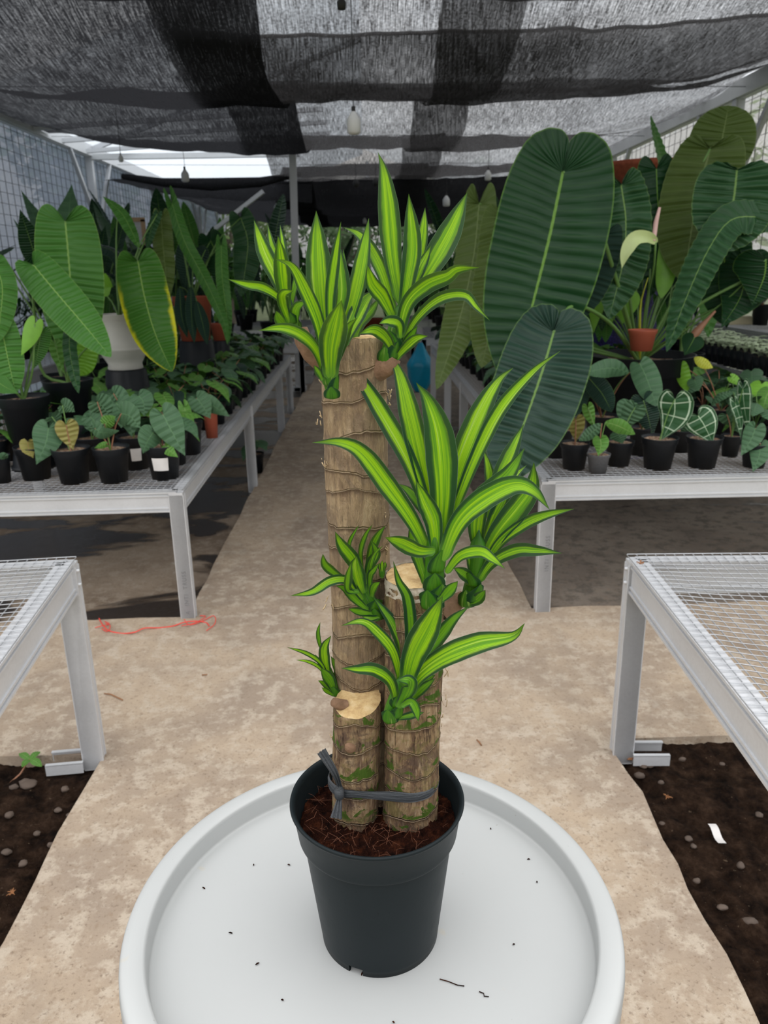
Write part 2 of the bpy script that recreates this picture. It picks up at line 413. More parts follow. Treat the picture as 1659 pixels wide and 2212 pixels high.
def blade(mb, pts, width, kind='veitchii', face=TOEYE, roll=0, nu=60, ns=6, ripple=0.0, k=26, droop=.15, fold=0, wave=0.0):
    tab, u0_ = OUT[kind]
    NC = 40; C, L = catmull(pts, NC); T, SD, NN = frames(C, face, roll)
    mp, _ = catmull([Vector((a*L, b*width, 0)) for a, b in tab], nu)
    def at(a):
        x = a/L*(NC-1)
        if x < 0: return C[0]+T[0]*a, T[0], SD[0], NN[0]
        i = min(NC-2, int(x)); f = x-i
        return C[i].lerp(C[i+1], f), T[i].lerp(T[i+1], f), SD[i].lerp(SD[i+1], f).normalized(), NN[i].lerp(NN[i+1], f).normalized()
    for sgn in (-1, 1):
        V = []; UV = []
        for i in range(nu):
            u = i/(nu-1); o_ = max(0, (u-u0_)/(1-u0_))*L; A, B = mp[i].x, mp[i].y
            for j in range(ns+1):
                s_ = j/ns; a = o_+(A-o_)*(s_ + .18*(s_*s_-s_)); b = B*s_
                c, t, sd, nn = at(a); rr = min(1, s_*3)*(1-.35*s_)*min(1, (1-u)*8)
                h = ripple*(.65+.9*abs(noise.noise(Vector((u*9, s_*2, sgn+width*50)))))*math.sin(2*math.pi*k*u+1.6*noise.noise(Vector((u*7, s_*1.5, sgn*3+width*31))))*rr - droop*b*b/(width*.5+1e-9) + fold*b + wave*width*math.sin(u*14+sgn*1.3)*s_*s_
                V.append(c + sd*(sgn*b) + nn*h); UV.append((u, .5+.5*sgn*s_))
        mb.quadgrid(V, nu, ns+1, UV)
# ================================================================== STRUCTURE
def slab(name, x0, x1, y0, y1, z1, th, mat, jag=0.0):
    n = 40; mb = MB(); ring = []
    for a, b in (((x0, y0), (x1, y0)), ((x1, y0), (x1, y1)), ((x1, y1), (x0, y1)), ((x0, y1), (x0, y0))):
        for i in range(n):
            t = i/n; x, y = a[0]+(b[0]-a[0])*t, a[1]+(b[1]-a[1])*t
            j = Vector((noise.noise(Vector((x*5, y*5, 1))), noise.noise(Vector((x*5, y*5, 7))), 0))*jag
            ring.append(Vector((x, y, z1))+j)
    mb.face(ring)
    N = len(ring)
    for i in range(N):
        a, b = ring[i], ring[(i+1) % N]; d = Vector((0, 0, -th)); mb.face([a+d, b+d, b, a])
    return struct(mb.build(name, mat, smooth=False))
o = MB(); o.face([(-60,-20,-.16),(60,-20,-.16),(60,80,-.16),(-60,80,-.16)]); struct(o.build('ground', M_GRASSY, smooth=False))
slab('floor_left', -3.9, -.80, 3.28, 22, -.05, .1, M_SLAB, .01)
slab('floor_right', .66, 3.6, 3.20, 22, -.05, .1, M_SLABR, .01)
slab('path_main', -.86, .73, 3.0, 10.3, -.006, .12, M_PATH, .012)
slab('path_far', -.80, .72, 10.36, 22, -.006, .12, M_PATH, .01)
slab('path_cross', -3.9, 3.6, 2.20, 3.25, 0.0, .12, M_PATH, .02)
slab('path_near', -.90, .78, -1.5, 2.3, .002, .12, M_PATH, .02)
slab('path_front_left', -3.9, -.5, -1.5, .4, 0.0, .12, M_PATH, .01)
slab('path_front_right', .5, 3.6, -1.5, .3, 0.0, .12, M_PATH, .01)
def soil_bed(name, x0, x1, y0, y1):
    nx, ny = 260, 240; V = []
    for i in range(nx):
        for j in range(ny):
            x = x0+(x1-x0)*i/(nx-1); y = y0+(y1-y0)*j/(ny-1)
            z = -.035 + .022*noise.fractal(Vector((x*7, y*7, 3)), 1.0, 2.0, 4) + .008*noise.noise(Vector((x*25, y*25, 0))) + .008*noise.noise(Vector((x*60, y*60, 4)))
            V.append((x, y, z))
    mb = MB(); mb.quadgrid(V, nx, ny); return struct(mb.build(name, M_SOIL))
soil_bed('ground_soil_left', -2.9, -.88, .3, 2.26)
soil_bed('ground_soil_right', .76, 2.8, .2, 2.26)

# posts, beams, braces of the house frame
def frame_obj(name, a, b, w, h=None, mat=None):
    mb = MB(); mb.bar(a, b, w, h or w); mb.bar(Vector(a)+Vector((.0,0,0)), Vector(b), w*.55, (h or w)*1.12)
    return struct(mb.build(name, mat or M_STEEL, smooth=False))
XL, XR, ZL, ZR = -3.9, 3.6, 3.2, 3.08
for x, z, nm in ((XL, ZL, 'left'), (XR, ZR, 'right')):
    frame_obj('trim_eave_'+nm, (x, 3.6, z), (x, 22.4, z), .12, .15, M_WHITE)
    s = 1 if x < 0 else -1
    for y in ((4.3, 8.15, 12.05, 15.95, 19.5, 22.3) if x < 0 else (4.1, 8.1, 12.0, 15.9, 19.5, 22.3)):
        frame_obj('trim_post_'+nm, (x, y, -.1), (x, y, z), .09, .09, M_STEEL)
        frame_obj('trim_brace_'+nm, (x+s*.03, y+.05, z-1.0), (x+s*.03, y+.85, z-.05), .05, .05, M_STEEL)
        frame_obj('trim_brace_'+nm, (x+s*.03, y-.05, z-1.0), (x+s*.03, y-.85, z-.05), .05, .05, M_STEEL)
        if x < 0 and y > 12 and y < 13: frame_obj('trim_truss_'+nm, (x, y, z), (0, y, z+1.35), .06, .06, M_STEEL)
frame_obj('trim_post_middle', (-.95, 10.6, -.05), (-.86, 10.6, 3.9), .085, .085, M_STEEL)
frame_obj('trim_post_base', (-.95, 10.52, -.02), (-.95, 10.72, -.02), .2, .05, M_STEEL)
frame_obj('trim_brace_middle', (-2.75, 11.2, 1.6), (-1.35, 11.2, 2.55), .1, .05, M_STEEL)
frame_obj('trim_post_end', (.1, 20, -.05), (.1, 20, 4), .07, .07, M_STEEL)
for y in (10.0, 10.9, 11.8):
    frame_obj('trim_purlin', (XL, y, ZL-.04), (-.5, y+1.0, ZL+.30), .05, .05, M_STEEL)
frame_obj('trim_crossbeam', (XL, 12.05, 3.12), (-.9, 12.05, 3.12), .07, .07, M_WHITE)
# side walls of netting
def wall_net(name, x, y0, y1, z0, z1, mat):
    n, mz = 160, 12; V = []; UV = []
    for i in range(n):
        for j in range(mz):
            y = y0+(y1-y0)*i/(n-1); z = z0+(z1-z0)*j/(mz-1)
            V.append((x + .03*noise.noise(Vector((y*.9, z*1.3, 2))), y, z)); UV.append((y, z))
    mb = MB(); mb.quadgrid(V, n, mz, UV); return struct(mb.build(name, mat))
wall_net('wall_left', XL-.09, 3.6, 22.4, -.05, ZL, M_SIDE)
for x, z1, nm in ((XL-.06, ZL, 'left'), (XR+.06, ZR, 'right')):      # welded wire grid that carries the netting
    mb = MB()
    for i in range(110): y = 3.7+i*.17; mb.tube([(x, y, 0), (x, y, z1)], .0035, 4, False)
    for i in range(28): mb.tube([(x, 3.6, .1+i*.115), (x, 22.4, .1+i*.115)], .003, 4, False)
    struct(mb.build('wall_'+nm+'_wire_grid', M_CORD))
wall_net('wall_right', XR+.09, 3.6, 22.4, -.05, ZR, M_SIDER)
mb = MB(); V = []; UV = []
for i in range(60):
    for j in range(40):
        x = XL+(XR-XL)*i/59; z = -.05+4.3*j/39
        V.append((x, 22.4+.06*noise.noise(Vector((x*.6, z*5, 0))), z)); UV.append((x, z))
mb.quadgrid(V, 60, 40, UV); struct(mb.build('wall_back', M_END))
# corrugated roof sheets
def roof(name, x0, x1, z0, z1, y0=3.0, y1=23.0, mat=None):
    n, k = int((y1-y0)*28), 2; V = []
    for i in range(n):
        y = y0+(y1-y0)*i/(n-1); w = .022*math.sin(y*2*math.pi/.27)
        for x, z in ((x0, z0), (x1, z1)): V.append((x, y, z+w))
    mb = MB(); mb.quadgrid(V, n, k); return struct(mb.build(name, mat or M_ROOF))
roof('ceiling_left', XL-.3, 0, ZL+.02, ZL+1.5, 3.0, 8.8)
roof('ceiling_left_sheets', XL-.3, 0, ZL+.02, ZL+1.5, 8.8, 24, M_ROOFD)
roof('ceiling_right', XR+.3, 0, ZR+.02, ZL+1.5)

# shade cloths sagging between cross wires
WY = [2.6, 5.2, 7.85, 10.55, 13.2, 15.0, 17.4, 19.2, 21.8]
LOW = [2.74, 2.74, 2.76, 2.78, 2.72, 2.76, 2.72, 2.76]
def sag(x, y):
    for i in range(len(LOW)):
        if y <= WY[i+1] or i == len(LOW)-1:
            t = (y-WY[i])/(WY[i+1]-WY[i]); t = min(1, max(0, t)); top = 3.10
            k = 1-min(1, abs(x)/3.65)**3
            return top-(top-LOW[i])*k*4*t*(1-t)
def cloth(name, x0, x1, y0, y1, dz, mat, label, skx=0.0, hem=0.0, drop=0.0):
    nx = max(12, int((x1-x0)*14)); ny = max(16, int((y1-y0)*9)); V = []; UV = []
    for j in range(ny):
        y = y0+(y1-y0)*j/(ny-1)
        for i in range(nx):
            x = x0+(x1-x0)*i/(nx-1)
            xx = x + skx*(y-y0) + .05*noise.noise(Vector((0, y*1.1, x0)))
            z = sag(xx, y) + dz + .035*noise.noise(Vector((xx*1.6, y*.8, dz*9))) + .02*noise.noise(Vector((xx*5, y*1.2, 3)))
            z -= drop*math.exp(-(y-y0)/.9)
            if abs(xx) > 2.9: z += (abs(xx)-2.9)*.09
            V.append((xx, y, z)); UV.append((xx, y))
    mb = MB(); mb.quadgrid(V, ny, nx, UV)
    if hem:
        mb.tube([V[i] for i in range(nx)], hem, 5)
    return tag(mb.build(name, mat), label, 'shade cloth')
cloth('shade_cloth', -3.85, -.62, 2.6, 10.45, .00, M_NETD, 'dark black shade cloth hanging under the roof on the left, denser than the others')
cloth('shade_cloth', -1.28, 1.02, 2.6, 22, .03, M_NET, 'long black shade cloth strip sagging over the middle aisle', hem=.008)
cloth('shade_cloth', .50, 3.55, 2.6, 22, -.01, M_NET, 'loosely woven black shade cloth sagging on the right side, brightest of the overhead cloths')
cloth('shade_cloth', -1.22, 3.55, 5.62, 7.86, .05, M_NET, 'second layer of shade cloth with a hem across the aisle at the upper right', hem=.012)
cloth('shade_cloth', -3.85, -.80, 12.3, 22, -.16, M_NETD, 'dark shade cloth far back on the left, behind the bare white roof sheets', drop=.16)
cloth('shade_cloth', -1.4, 3.5, 13.1, 22, -.20, M_NETD, 'second dark shade cloth layer across the far end of the house')
mb = MB(); mb.tube([(-3.5, 12.2, 2.88), (-2.9, 12.15, 2.78), (-2.2, 12.1, 2.74), (-1.5, 12.1, 2.76), (-.9, 12.1, 2.86)], [.04, .06, .09, .07, .03], 10)
tag(mb.build('rolled_cloth', M_NETD), 'black bundled edge of cloth hanging below the white roof opening at left', 'shade cloth')
for i, y in enumerate(WY[1:-1]):
    mb = MB(); mb.tube([(XL, y, ZL-.04), (-1.5, y, 3.12), (1.2, y, 3.11), (XR, y, ZR-.02)], .003, 5)
    struct(mb.build('trim_wire', M_CORD))

# ================================================================== BENCHES
def cbeam(mb, a, b, w, h):             # pressed channel beam with two ridges
    mb.bar(a, b, w, h)
    for dz in (-.32*h, .30*h):
        mb.bar(Vector(a)+Vector((0,0,dz)), Vector(b)+Vector((0,0,dz)), w*1.25, .006)
    mb.bar(Vector(a)+Vector((0,0,h*.5-.003)), Vector(b)+Vector((0,0,h*.5-.003)), w*1.35, .007)
    mb.bar(Vector(a)+Vector((0,0,-h*.5+.003)), Vector(b)+Vector((0,0,-h*.5+.003)), w*1.35, .007)
def bench(corner, rz, sx, lx, ly, sy, z, legs, label, mesh=.03, zf=-.05, sagm=0.0, bh=.095, near=False, group=None):
    # corner = the visible aisle corner; sx/sy = directions (+1/-1) the bench runs in from it
    t = thing('nursery_bench', (corner[0], corner[1], 0), label, 'bench', group, rz)
    w = .05; Z = z-bh/2
    x1, y1 = sx*lx, sy*ly
    for a, b in (((0, 0), (0, y1)), ((x1, 0), (x1, y1)), ((0, 0), (x1, 0)), ((0, y1), (x1, y1))):
        mb = MB()
        ax = Vector((a[0]+(sx*w/2 if a[0] == 0 else -sx*w/2), a[1]+(sy*w/2 if a[1] == 0 else -sy*w/2), Z))
        bx = Vector((b[0]+(sx*w/2 if b[0] == 0 else -sx*w/2), b[1]+(sy*w/2 if b[1] == 0 else -sy*w/2), Z))
        cbeam(mb, ax, bx, w*.74, bh); o = mb.build('rail', M_STEEL, t, (0, 0, 0), smooth=False)
    for (lxp, lyp) in legs:
        cx = sx*(lxp*lx + (.028 if lxp == 0 else -.028)); cy = sy*(lyp + (.022 if lyp == 0 else 0))
        mb = MB(); mb.box((cx, cy, (z-.004+zf)/2), (.06, .044, z-.004-zf))
        for e in (-1, 1): mb.box((cx, cy+e*.018, (z-.01+zf)/2), (.066, .008, z-.02-zf))
        lg = mb.build('leg', M_STEEL, t, (0, 0, 0), smooth=False)
        if near and lyp == 0 and lxp == 0:
            for k, (dx, dy, dz) in enumerate(((0, 1, -.025), (0, 1, -.07), (-1, 0, -.03), (-1, 0, -.075), (1, 0, -.05))):
                s_ = MB(); px = cx + dx*sx*.034*1.0; py = cy - sy*dy*.027
                if dx: s_.tube([(cx+dx*sx*.030, cy, z+dz), (cx+dx*sx*.038, cy, z+dz)], .006, 6)
                else: s_.tube([(cx+.012, cy-sy*.022, z+dz), (cx+.012, cy-sy*.034, z+dz)], .006, 6)
                s_.build('screw', M_STEEL, lg, (0, 0, 0))
            for e in (-1, 1):
                f_ = MB(); f_.box((cx+sx*.085, cy+e*.04, zf+.025), (.115, .004, .036)); f_.box((cx+sx*.085, cy+e*.036, zf+.043), (.115, .012, .004))
                f_.build('foot_channel', M_STEEL, lg, (0, 0, 0), smooth=False)
    mb = MB(); nxw = int(lx/mesh); nyw = int(ly/mesh); r = .0014 if mesh < .04 else .002
    def zz(x, y):
        a = min(1, max(0, (abs(x)-.05)/(lx-.10))); b = min(1, max(0, (abs(y)-.05)/(ly-.10)))
        return z+.006 - sagm*(16*a*(1-a)*b*(1-b))**.8 + (0 if not sagm else .003*noise.noise(Vector((x*4, y*4, 1)))*min(1, 20*a*(1-a)*b*(1-b)))
    nseg = 24 if sagm else 1
    for i in range(nxw+1):
        x = sx*min(lx, i*mesh); mb.tube([(x, y1*q/nseg, zz(x, y1*q/nseg)) for q in range(nseg+1)], r, 4, False)
    for i in range(nyw+1):
        y = sy*min(ly, i*mesh); mb.tube([(x1*q/nseg, y, zz(x1*q/nseg, y)+r) for q in range(nseg+1)], r, 4, False)
    mb.build('wire_mesh', M_WIRE, t, (0, 0, 0))
    return t
ZBL, ZBR = .60, .62
bL = bench((-.82, 3.23), math.radians(.6), -1, 1.62, 5.75, 1, ZBL, [(0,0),(0,2.3),(0,4.55),(1,0),(1,2.3),(1,4.55),(0,5.7),(1,5.7)],
      'long galvanised mesh bench left of the aisle, crowded with heart-leaf seedlings in black pots', bh=.09)
bR = bench((.745, 3.20), math.radians(-.4), 1, 1.70, 6.6, 1, ZBR, [(0,0),(0,3.2),(0,4.6),(1,0),(1,3.2),(1,4.6),(0,6.5),(1,6.5)],
      'galvanised mesh bench right of the aisle, under the giant dark veined leaves', bh=.09)
bench((-.895, 2.20), math.radians(6.0), -1, 1.35, 1.8, -1, .685, [(0,0),(1,0),(0,1.75),(1,1.75)], 'empty wire-mesh bench cut off by the left edge, in front of the soil bed', mesh=.028, zf=-.03, bh=.10, sagm=.012, near=True)
bench((.765, 2.15), math.radians(-2.5), 1, 1.35, 1.85, -1, .668, [(0,0),(1,0),(0,1.8),(1,1.8)], 'empty bench with sagging wire mesh at the right edge, above bare soil', mesh=.028, zf=-.03, bh=.10, sagm=.05, near=True)
bench((-.83, 10.15), 0, -1, 1.6, 5.5, 1, .60, [(0,0),(0,2.7),(0,5.4),(1,0),(1,5.4)], 'distant mesh bench on the left, beyond the middle post', mesh=.06)
bench((.74, 10.6), 0, 1, 1.6, 5.5, 1, .62, [(0,0),(0,2.7),(0,5.4),(1,0),(1,5.4)], 'distant mesh bench on the right, beside the blue sack', mesh=.06)
bench((-2.62, 3.7), 0, -1, .95, 7.5, 1, .80, [(0,0),(0,3.7),(0,7.4),(1,0),(1,7.4)], 'raised mesh bench along the left netting, behind the front bench', mesh=.06)
bench((2.52, 3.5), 0, 1, .50, 6.2, 1, .80, [(0,0),(0,3.1),(0,6.1),(1,0),(1,6.1)], 'narrow bench on the right crammed with tiny seedling pots', mesh=.06)
bench((3.05, 3.5), 0, 1, .50, 6.5, 1, 1.0, [(0,0),(0,3.2),(0,6.4),(1,0),(1,6.4)], 'highest bench on the right, against the netting behind the seedlings', mesh=.06)
# stamped lettering on two legs
def leg_text(parent_bench, s, loc, rot, size):
    leg = [c for c in parent_bench.children if c.name.startswith('leg')][0]
    cu = D.curves.new('printed_text', 'FONT'); cu.body = s; cu.size = size; cu.extrude = .0004; cu.space_character = 1.25
    o = D.objects.new('printed_text', cu); me = D.meshes.new_from_object(o); D.objects.remove(o)
    o = D.objects.new('printed_text', me); COL.objects.link(o); me.materials.append(M_INK); o.parent = leg
    o.location = loc; o.rotation_euler = rot
leg_text(bL, 'A  INTI  TRUSS', (-.018, -.0012, .02), (math.pi/2, -math.pi/2, 0), .026)
leg_text(bR, 'INTI  TRUSS', (.044, -.0012, .20), (math.pi/2, -math.pi/2, 0), .026)

# ================================================================== ROUND TRAY TABLE
TC = Vector((-.010, .765, 0))
tb = thing('tray_table', TC, 'round pale grey metal tray table with raised rim carrying the potted dracaena', 'table')
mb = MB()
prof = [(0, .7165), (.15, .7168), (.264, .7172), (.2680, .7176), (.2695, .7186), (.2700, .7205), (.2702, .722), (.2706, .744), (.2712, .7475), (.2724, .7492), (.2745, .7500), (.282, .7508), (.290, .7506), (.2955, .7492), (.2990, .7465), (.3005, .743), (.3015, .732), (.301, .705), (.299, .703), (.298, .712), (.27, .711), (0, .711)]
mb.lathe(prof, 128, TC)
def mat_tray():
    n = NT('pale_grey_enamel'); v = n.coord(); a = n.noise(v, 3, 6, .6); b = n.noise(v, 140, 2, .5); d = n.noise(v, 26, 2, .5)
    c = n.mix(a, (.39, .40, .395), (.44, .45, .445)); c = n.mix(n.math('MULTIPLY', n.step(b, .76, .8), .6), c, (.30, .29, .27))
    c = n.mix(n.math('MULTIPLY', n.step(d, .74, .8), .5), c, (.46, .42, .34))
    n.pbr(c, .38, 0, n.bump(b, .04, .001)); return n.m
M_TRAY = mat_tray()
mb.build('tray', M_TRAY, tb, TC)
mb = MB(); mb.tube([TC+Vector((.17*math.cos(a), .17*math.sin(a), .012)) for a in [i*math.pi/24 for i in range(49)]], .009, 8, False); mb.build('base_ring', M_TRAY, tb, TC)
for k in range(4):
    a = k*math.pi/2+.6; mb = MB(); mb.tube([TC+Vector((.17*math.cos(a), .17*math.sin(a), .012)), TC+Vector((.235*math.cos(a), .235*math.sin(a), .711))], .009, 8); mb.build('leg', M_TRAY, tb, TC)
# ================================================================== POTTED DRACAENA
ZT = .7168
PC = Vector((-.001, .762, ZT))
pl = thing('potted_dracaena', PC, 'lime-striped dracaena with three tied canes in a black pot on the round tray table', 'potted plant')
mb = MB()
pr = [(.060, .010), (.0675, .008), (.0685, .0), (.0715, .0), (.0725, .010), (.0882, .148), (.0884, .1502), (.0887, .1515), (.0925, .1520), (.0936, .1526), (.0940, .154), (.0944, .157), (.0985, .188), (.1010, .1915), (.1022, .1935), (.1015, .1960), (.0990, .1960), (.0955, .190), (.0915, .158), (.0868, .148), (.0690, .012), (.060, .010), (.0, .010)]
notch = {k for c in (17, 43, 71) for k in range(c-2, c+2)}
mb.lathe(pr, 104, PC, skip=lambda k, j: k in notch and j in (1, 2, 3))
n = NT('speckled_black_plastic'); v = n.coord(); a = n.noise(v, 260, 2, .5); b = n.noise(v, 30, 5, .6)
c = n.mix(b, (.007, .011, .013), (.014, .019, .021)); c = n.mix(n.math('MULTIPLY', n.step(a, .70, .76), .5), c, (.003, .003, .003))
n.pbr(c, n.math('MULTIPLY_ADD', b, .18, .34), 0, n.bump(a, .05, .001), .13); M_MAINPOT = n.m
mb.build('pot', M_MAINPOT, pl, PC)
def mat_coir():
    n = NT('coco_coir'); v = n.coord(); a = n.noise(v, 55, 8, .75); b = n.noise(v, 300, 4, .7)
    c = n.ramp(a, [(.38, (.010, .003, .002)), (.52, (.050, .014, .007)), (.66, (.15, .045, .018))])
    n.pbr(c, .95, 0, n.bump(n.math('ADD', a, b), 1.0, .02), .08); return n.m
M_COIR = mat_coir()
mb = MB(); V = []; NR, NA = 70, 200; ZS = .161
for i in range(NR):
    r = .0912*i/(NR-1)
    for k in range(NA+1):
        an = 2*math.pi*k/NA; x = PC.x+r*math.cos(an); y = PC.y+r*math.sin(an)
        z = ZT+ZS+.004*(r/.0965)**2 + .006*noise.fractal(Vector((x*45, y*45, 1)), 1, 2, 4) + .004*noise.noise(Vector((x*190, y*190, 5)))
        V.append((x, y, z))
mb.quadgrid(V, NR, NA+1); soil = mb.build('soil', M_COIR, pl, PC)
mb = MB(); M_FIB = simple('coir_fibre', (.17, .062, .03), .8, 0, .6, 50)
for i in range(170):
    a = R.uniform(0, 6.283); r = .088*math.sqrt(R.random()); b = R.uniform(0, 6.283); L = R.uniform(.006, .026)
    p = Vector((PC.x+r*math.cos(a), PC.y+r*math.sin(a), ZT+ZS+.006+.006*(r/.0965)**2)); d = Vector((math.cos(b), math.sin(b), R.uniform(-.3, .5)))*L
    q = p+d; 
    if (q-PC).to_2d().length > .089: continue
    q.z = max(q.z, ZT+ZS+.004)
    mb.tube([p, (p+q)/2+Vector((R.uniform(-.004,.004), R.uniform(-.004,.004), R.uniform(0,.006))), q], R.uniform(.00010, .00026), 3, False)
fo = mb.build('coir_fibres', M_FIB, soil, (0,0,0)); fo.data.transform(Matrix.Translation(-PC)); fo['kind'] = 'stuff'

def mat_cane(name, green):
    n = NT(name); at = n.n('ShaderNodeAttribute'); at.attribute_name = 'ph'; ph = at.outputs['Fac']
    v = n.coord('Object', (1, 1, .10)); v2 = n.coord('Object', (1, 1, .35)); v3 = n.coord('Object')
    fib = n.noise(v, 230, 6, .75, .3); fib2 = n.noise(v2, 60, 6, .7, .8); pat = n.noise(v3, 22, 7, .65, .8); big = n.noise(v3, 9, 3)
    c = n.ramp(fib2, [(.30, (.085, .048, .032)), (.43, (.22, .135, .08)), (.55, (.38, .255, .14)), (.72, (.58, .43, .27))])
    c = n.mix(n.math('MULTIPLY', n.step(pat, .49, .57), .72), c, (.12, .078, .06))
    c = n.mix(n.math('MULTIPLY', n.step(big, .58, .7), .4), c, (.38, .26, .12))
    c = n.mix(n.math('MULTIPLY', n.step(fib, .55, .64), .85), c, (.04, .022, .014))
    c = n.mix(n.math('MULTIPLY', n.step(fib, .45, .36), .55), c, (.62, .47, .30))
    if not green: c = n.mix(.38, c, n.mix(fib2, (.34, .23, .14), (.72, .56, .36)))
    fr = n.math('FRACT', ph)
    if green:
        gp = n.noise(v3, 34, 4, .6, 1.2)
        gm = n.math('MULTIPLY', n.step(n.math('ADD', gp, n.math('MULTIPLY', fr, -.26)), .44, .48), n.step(fr, .05, .09))
        c = n.mix(n.math('MULTIPLY', gm, n.step(n.noise(v3, 16, 2), .40, .50)), c, n.mix(gp, (.13, .17, .025), (.045, .12, .012)))
        ol = n.math('MULTIPLY', n.step(gp, .46, .36), .5); c = n.mix(ol, c, (.25, .22, .07))
    sc = n.step(fr, .055, .02); dk = n.math('MULTIPLY', n.step(fr, .80, .97), .65)
    sc = n.math('MAXIMUM', sc, n.step(fr, .985, 1.0))
    c = n.mix(dk, c, (.11, .065, .04)); c = n.mix(n.math('MULTIPLY', sc, .85), c, (.58, .44, .29))
    h = n.math('ADD', n.math('MULTIPLY', fib, .8), n.math('ADD', fib2, n.math('MULTIPLY', sc, .6)))
    n.pbr(c, .85, 0, n.bump(h, 1.0, .008), .2); return n.m
M_CANE = mat_cane('tan_cane_bark', False); M_CANEG = mat_cane('green_patched_cane_bark', True)
n = NT('cut_cane_face'); v = n.coord(); a = n.noise(v, 70, 6, .7); b = n.noise(v, 16, 3)
c = n.ramp(a, [(.3, (.34, .20, .08)), (.52, (.54, .37, .17)), (.75, (.66, .52, .31))]); c = n.mix(n.math('MULTIPLY', n.step(b, .58, .68), .4), c, (.50, .27, .12))
n.pbr(c, .75, 0, n.bump(a, .5, .003)); M_CUT = n.m
n = NT('waxed_white_edge'); v = n.coord(); a = n.noise(v, 60, 6, .7)
n.pbr(n.ramp(a, [(.35, (.28, .22, .16)), (.6, (.55, .50, .42))]), .6, 0, n.bump(a, .4, .003)); M_WAX = n.m

def cane(cx, cy, z0, z1, rad, tilt, mat, seed, point=0.0, wax=None, lean=(0, 0), label=None):
    mb = MB(); NZ = int((z1-z0)/.0016); NA = 96; rr = random.Random(seed); V = []; UV = []; ph = []
    ks = [z0-.05]; 
    while ks[-1] < z1+.1: ks.append(ks[-1]+rr.uniform(.022, .040))
    kp = [(rr.uniform(-.009, .009), rr.uniform(0, 6.28), rr.uniform(.002, .009), rr.uniform(0, 6.28)) for _ in ks]
    for i in range(NZ):
        for k in range(NA+1):
            an = 2*math.pi*(k % NA)/NA; ca, sa = math.cos(an), math.sin(an)
            zt = z1 + (tilt[0]*ca + tilt[1]*sa)*rad; zb = z0
            if point: zb = z0 + point*(1-.5*(1+math.cos(an+math.pi*.42)))*.5 + .006*noise.noise(Vector((ca*2, sa*2, seed)))
            z = zb+(zt-zb)*i/(NZ-1)
            # ring phase
            def kz(j): q = kp[j]; return ks[j] + q[0]*math.sin(an+q[1]) + q[2]*.5*math.sin(3*an+q[3]) + .0025*noise.noise(Vector((ca*4, sa*4, j*1.7+seed)))
            j = 0
            while j < len(ks)-2 and kz(j+1) < z: j += 1
            a_, b_ = kz(j), kz(j+1); f = min(.999, max(0, (z-a_)/(b_-a_))); ph.append(j+f)
            ridge = math.exp(-(f/.05)**2)+math.exp(-((1-f)/.03)**2)
            r = rad*(1+.035*noise.noise(Vector((ca*.8, sa*.8, z*9+seed)))) + .0008*ridge*min(1, max(0, (zt-z-.004)/.01)) - .0004*f + .0007*noise.noise(Vector((ca*14, sa*14, z*22))) + .0006*noise.noise(Vector((ca*30, sa*30, z*60)))
            d = (zt-z); 
            if d < .004: r -= (.004-d)*.3
            L = (z-z0); V.append((cx+lean[0]*L+r*ca, cy+lean[1]*L+r*sa, z)); UV.append((k/NA, z))
    mb.quadgrid(V, NZ, NA+1, UV); mb.at['ph'] = ph
    o = mb.build('cane', mat, pl, PC)
    if label: o['label'] = label
    # cut face
    t = MB(); V2 = []; top = V[-(NA+1):]; cc = sum((Vector(p) for p in top[:-1]), Vector())/NA
    for i in range(14):
        for k in range(NA+1):
            q = cc.lerp(Vector(top[k]), i/13*1.0); q.z += .003*(1-(i/13)**4) + .0009*noise.noise(q*140); V2.append(q)
    t.quadgrid(V2, 14, NA+1); t.build('cut_face', M_CUT, o, PC)
    if wax:
        t = MB(); V2 = []
        for i in range(12):
            for k in range(NA+1):
                p = Vector(top[k]); c3 = Vector((cc.x, cc.y, p.z)); dd = wax*(1+.25*noise.noise(Vector((k*.2*(k < NA), seed, 0))))*i/11
                q = c3 + (p-c3)*1.0 ; q = c3+(p-c3).normalized()*((p-c3).length+.0016+.0012*noise.noise(Vector((p.x*90, p.y*90, i*.5)))) ; q.z = p.z+.001-dd; V2.append(q)
        t.quadgrid(V2, 12, NA+1); t.build('wax_collar', M_WAX, o, PC)
    return o
def at_px(x, y, Y): return P(x, y, Y)
YT = .815
a = P(762, 722, YT); b = P(783, 1400, YT)
zT = a.z; sl = (a.x-b.x)/(a.z-b.z)
tallX = b.x - sl*(b.z-.87)
tall = cane(tallX, YT, .865, zT-.004, .0345, (.0, -.06), M_CANE, 3, 0, None, (sl, 0), 'tallest cane, tan fibrous bark')
a = P(773, 1512, .775); b = P(766, 1780, .775); slL = (a.x-b.x)/(a.z-b.z)
left = cane(b.x-slL*(b.z-.868), .775, .868, a.z, .0275, (.10, .30), M_CANEG, 11, .022, None, (slL, 0), 'shortest cane with green patches')
a = P(897, 1243, .772); b = P(886, 1780, .772); slR = (a.x-b.x)/(a.z-b.z)
right = cane(b.x-slR*(b.z-.862), .772, .862, a.z, .0325, (.0, .08), M_CANEG, 23, .028, .017, (slR, 0), 'middle-height cane with a waxed cut top')
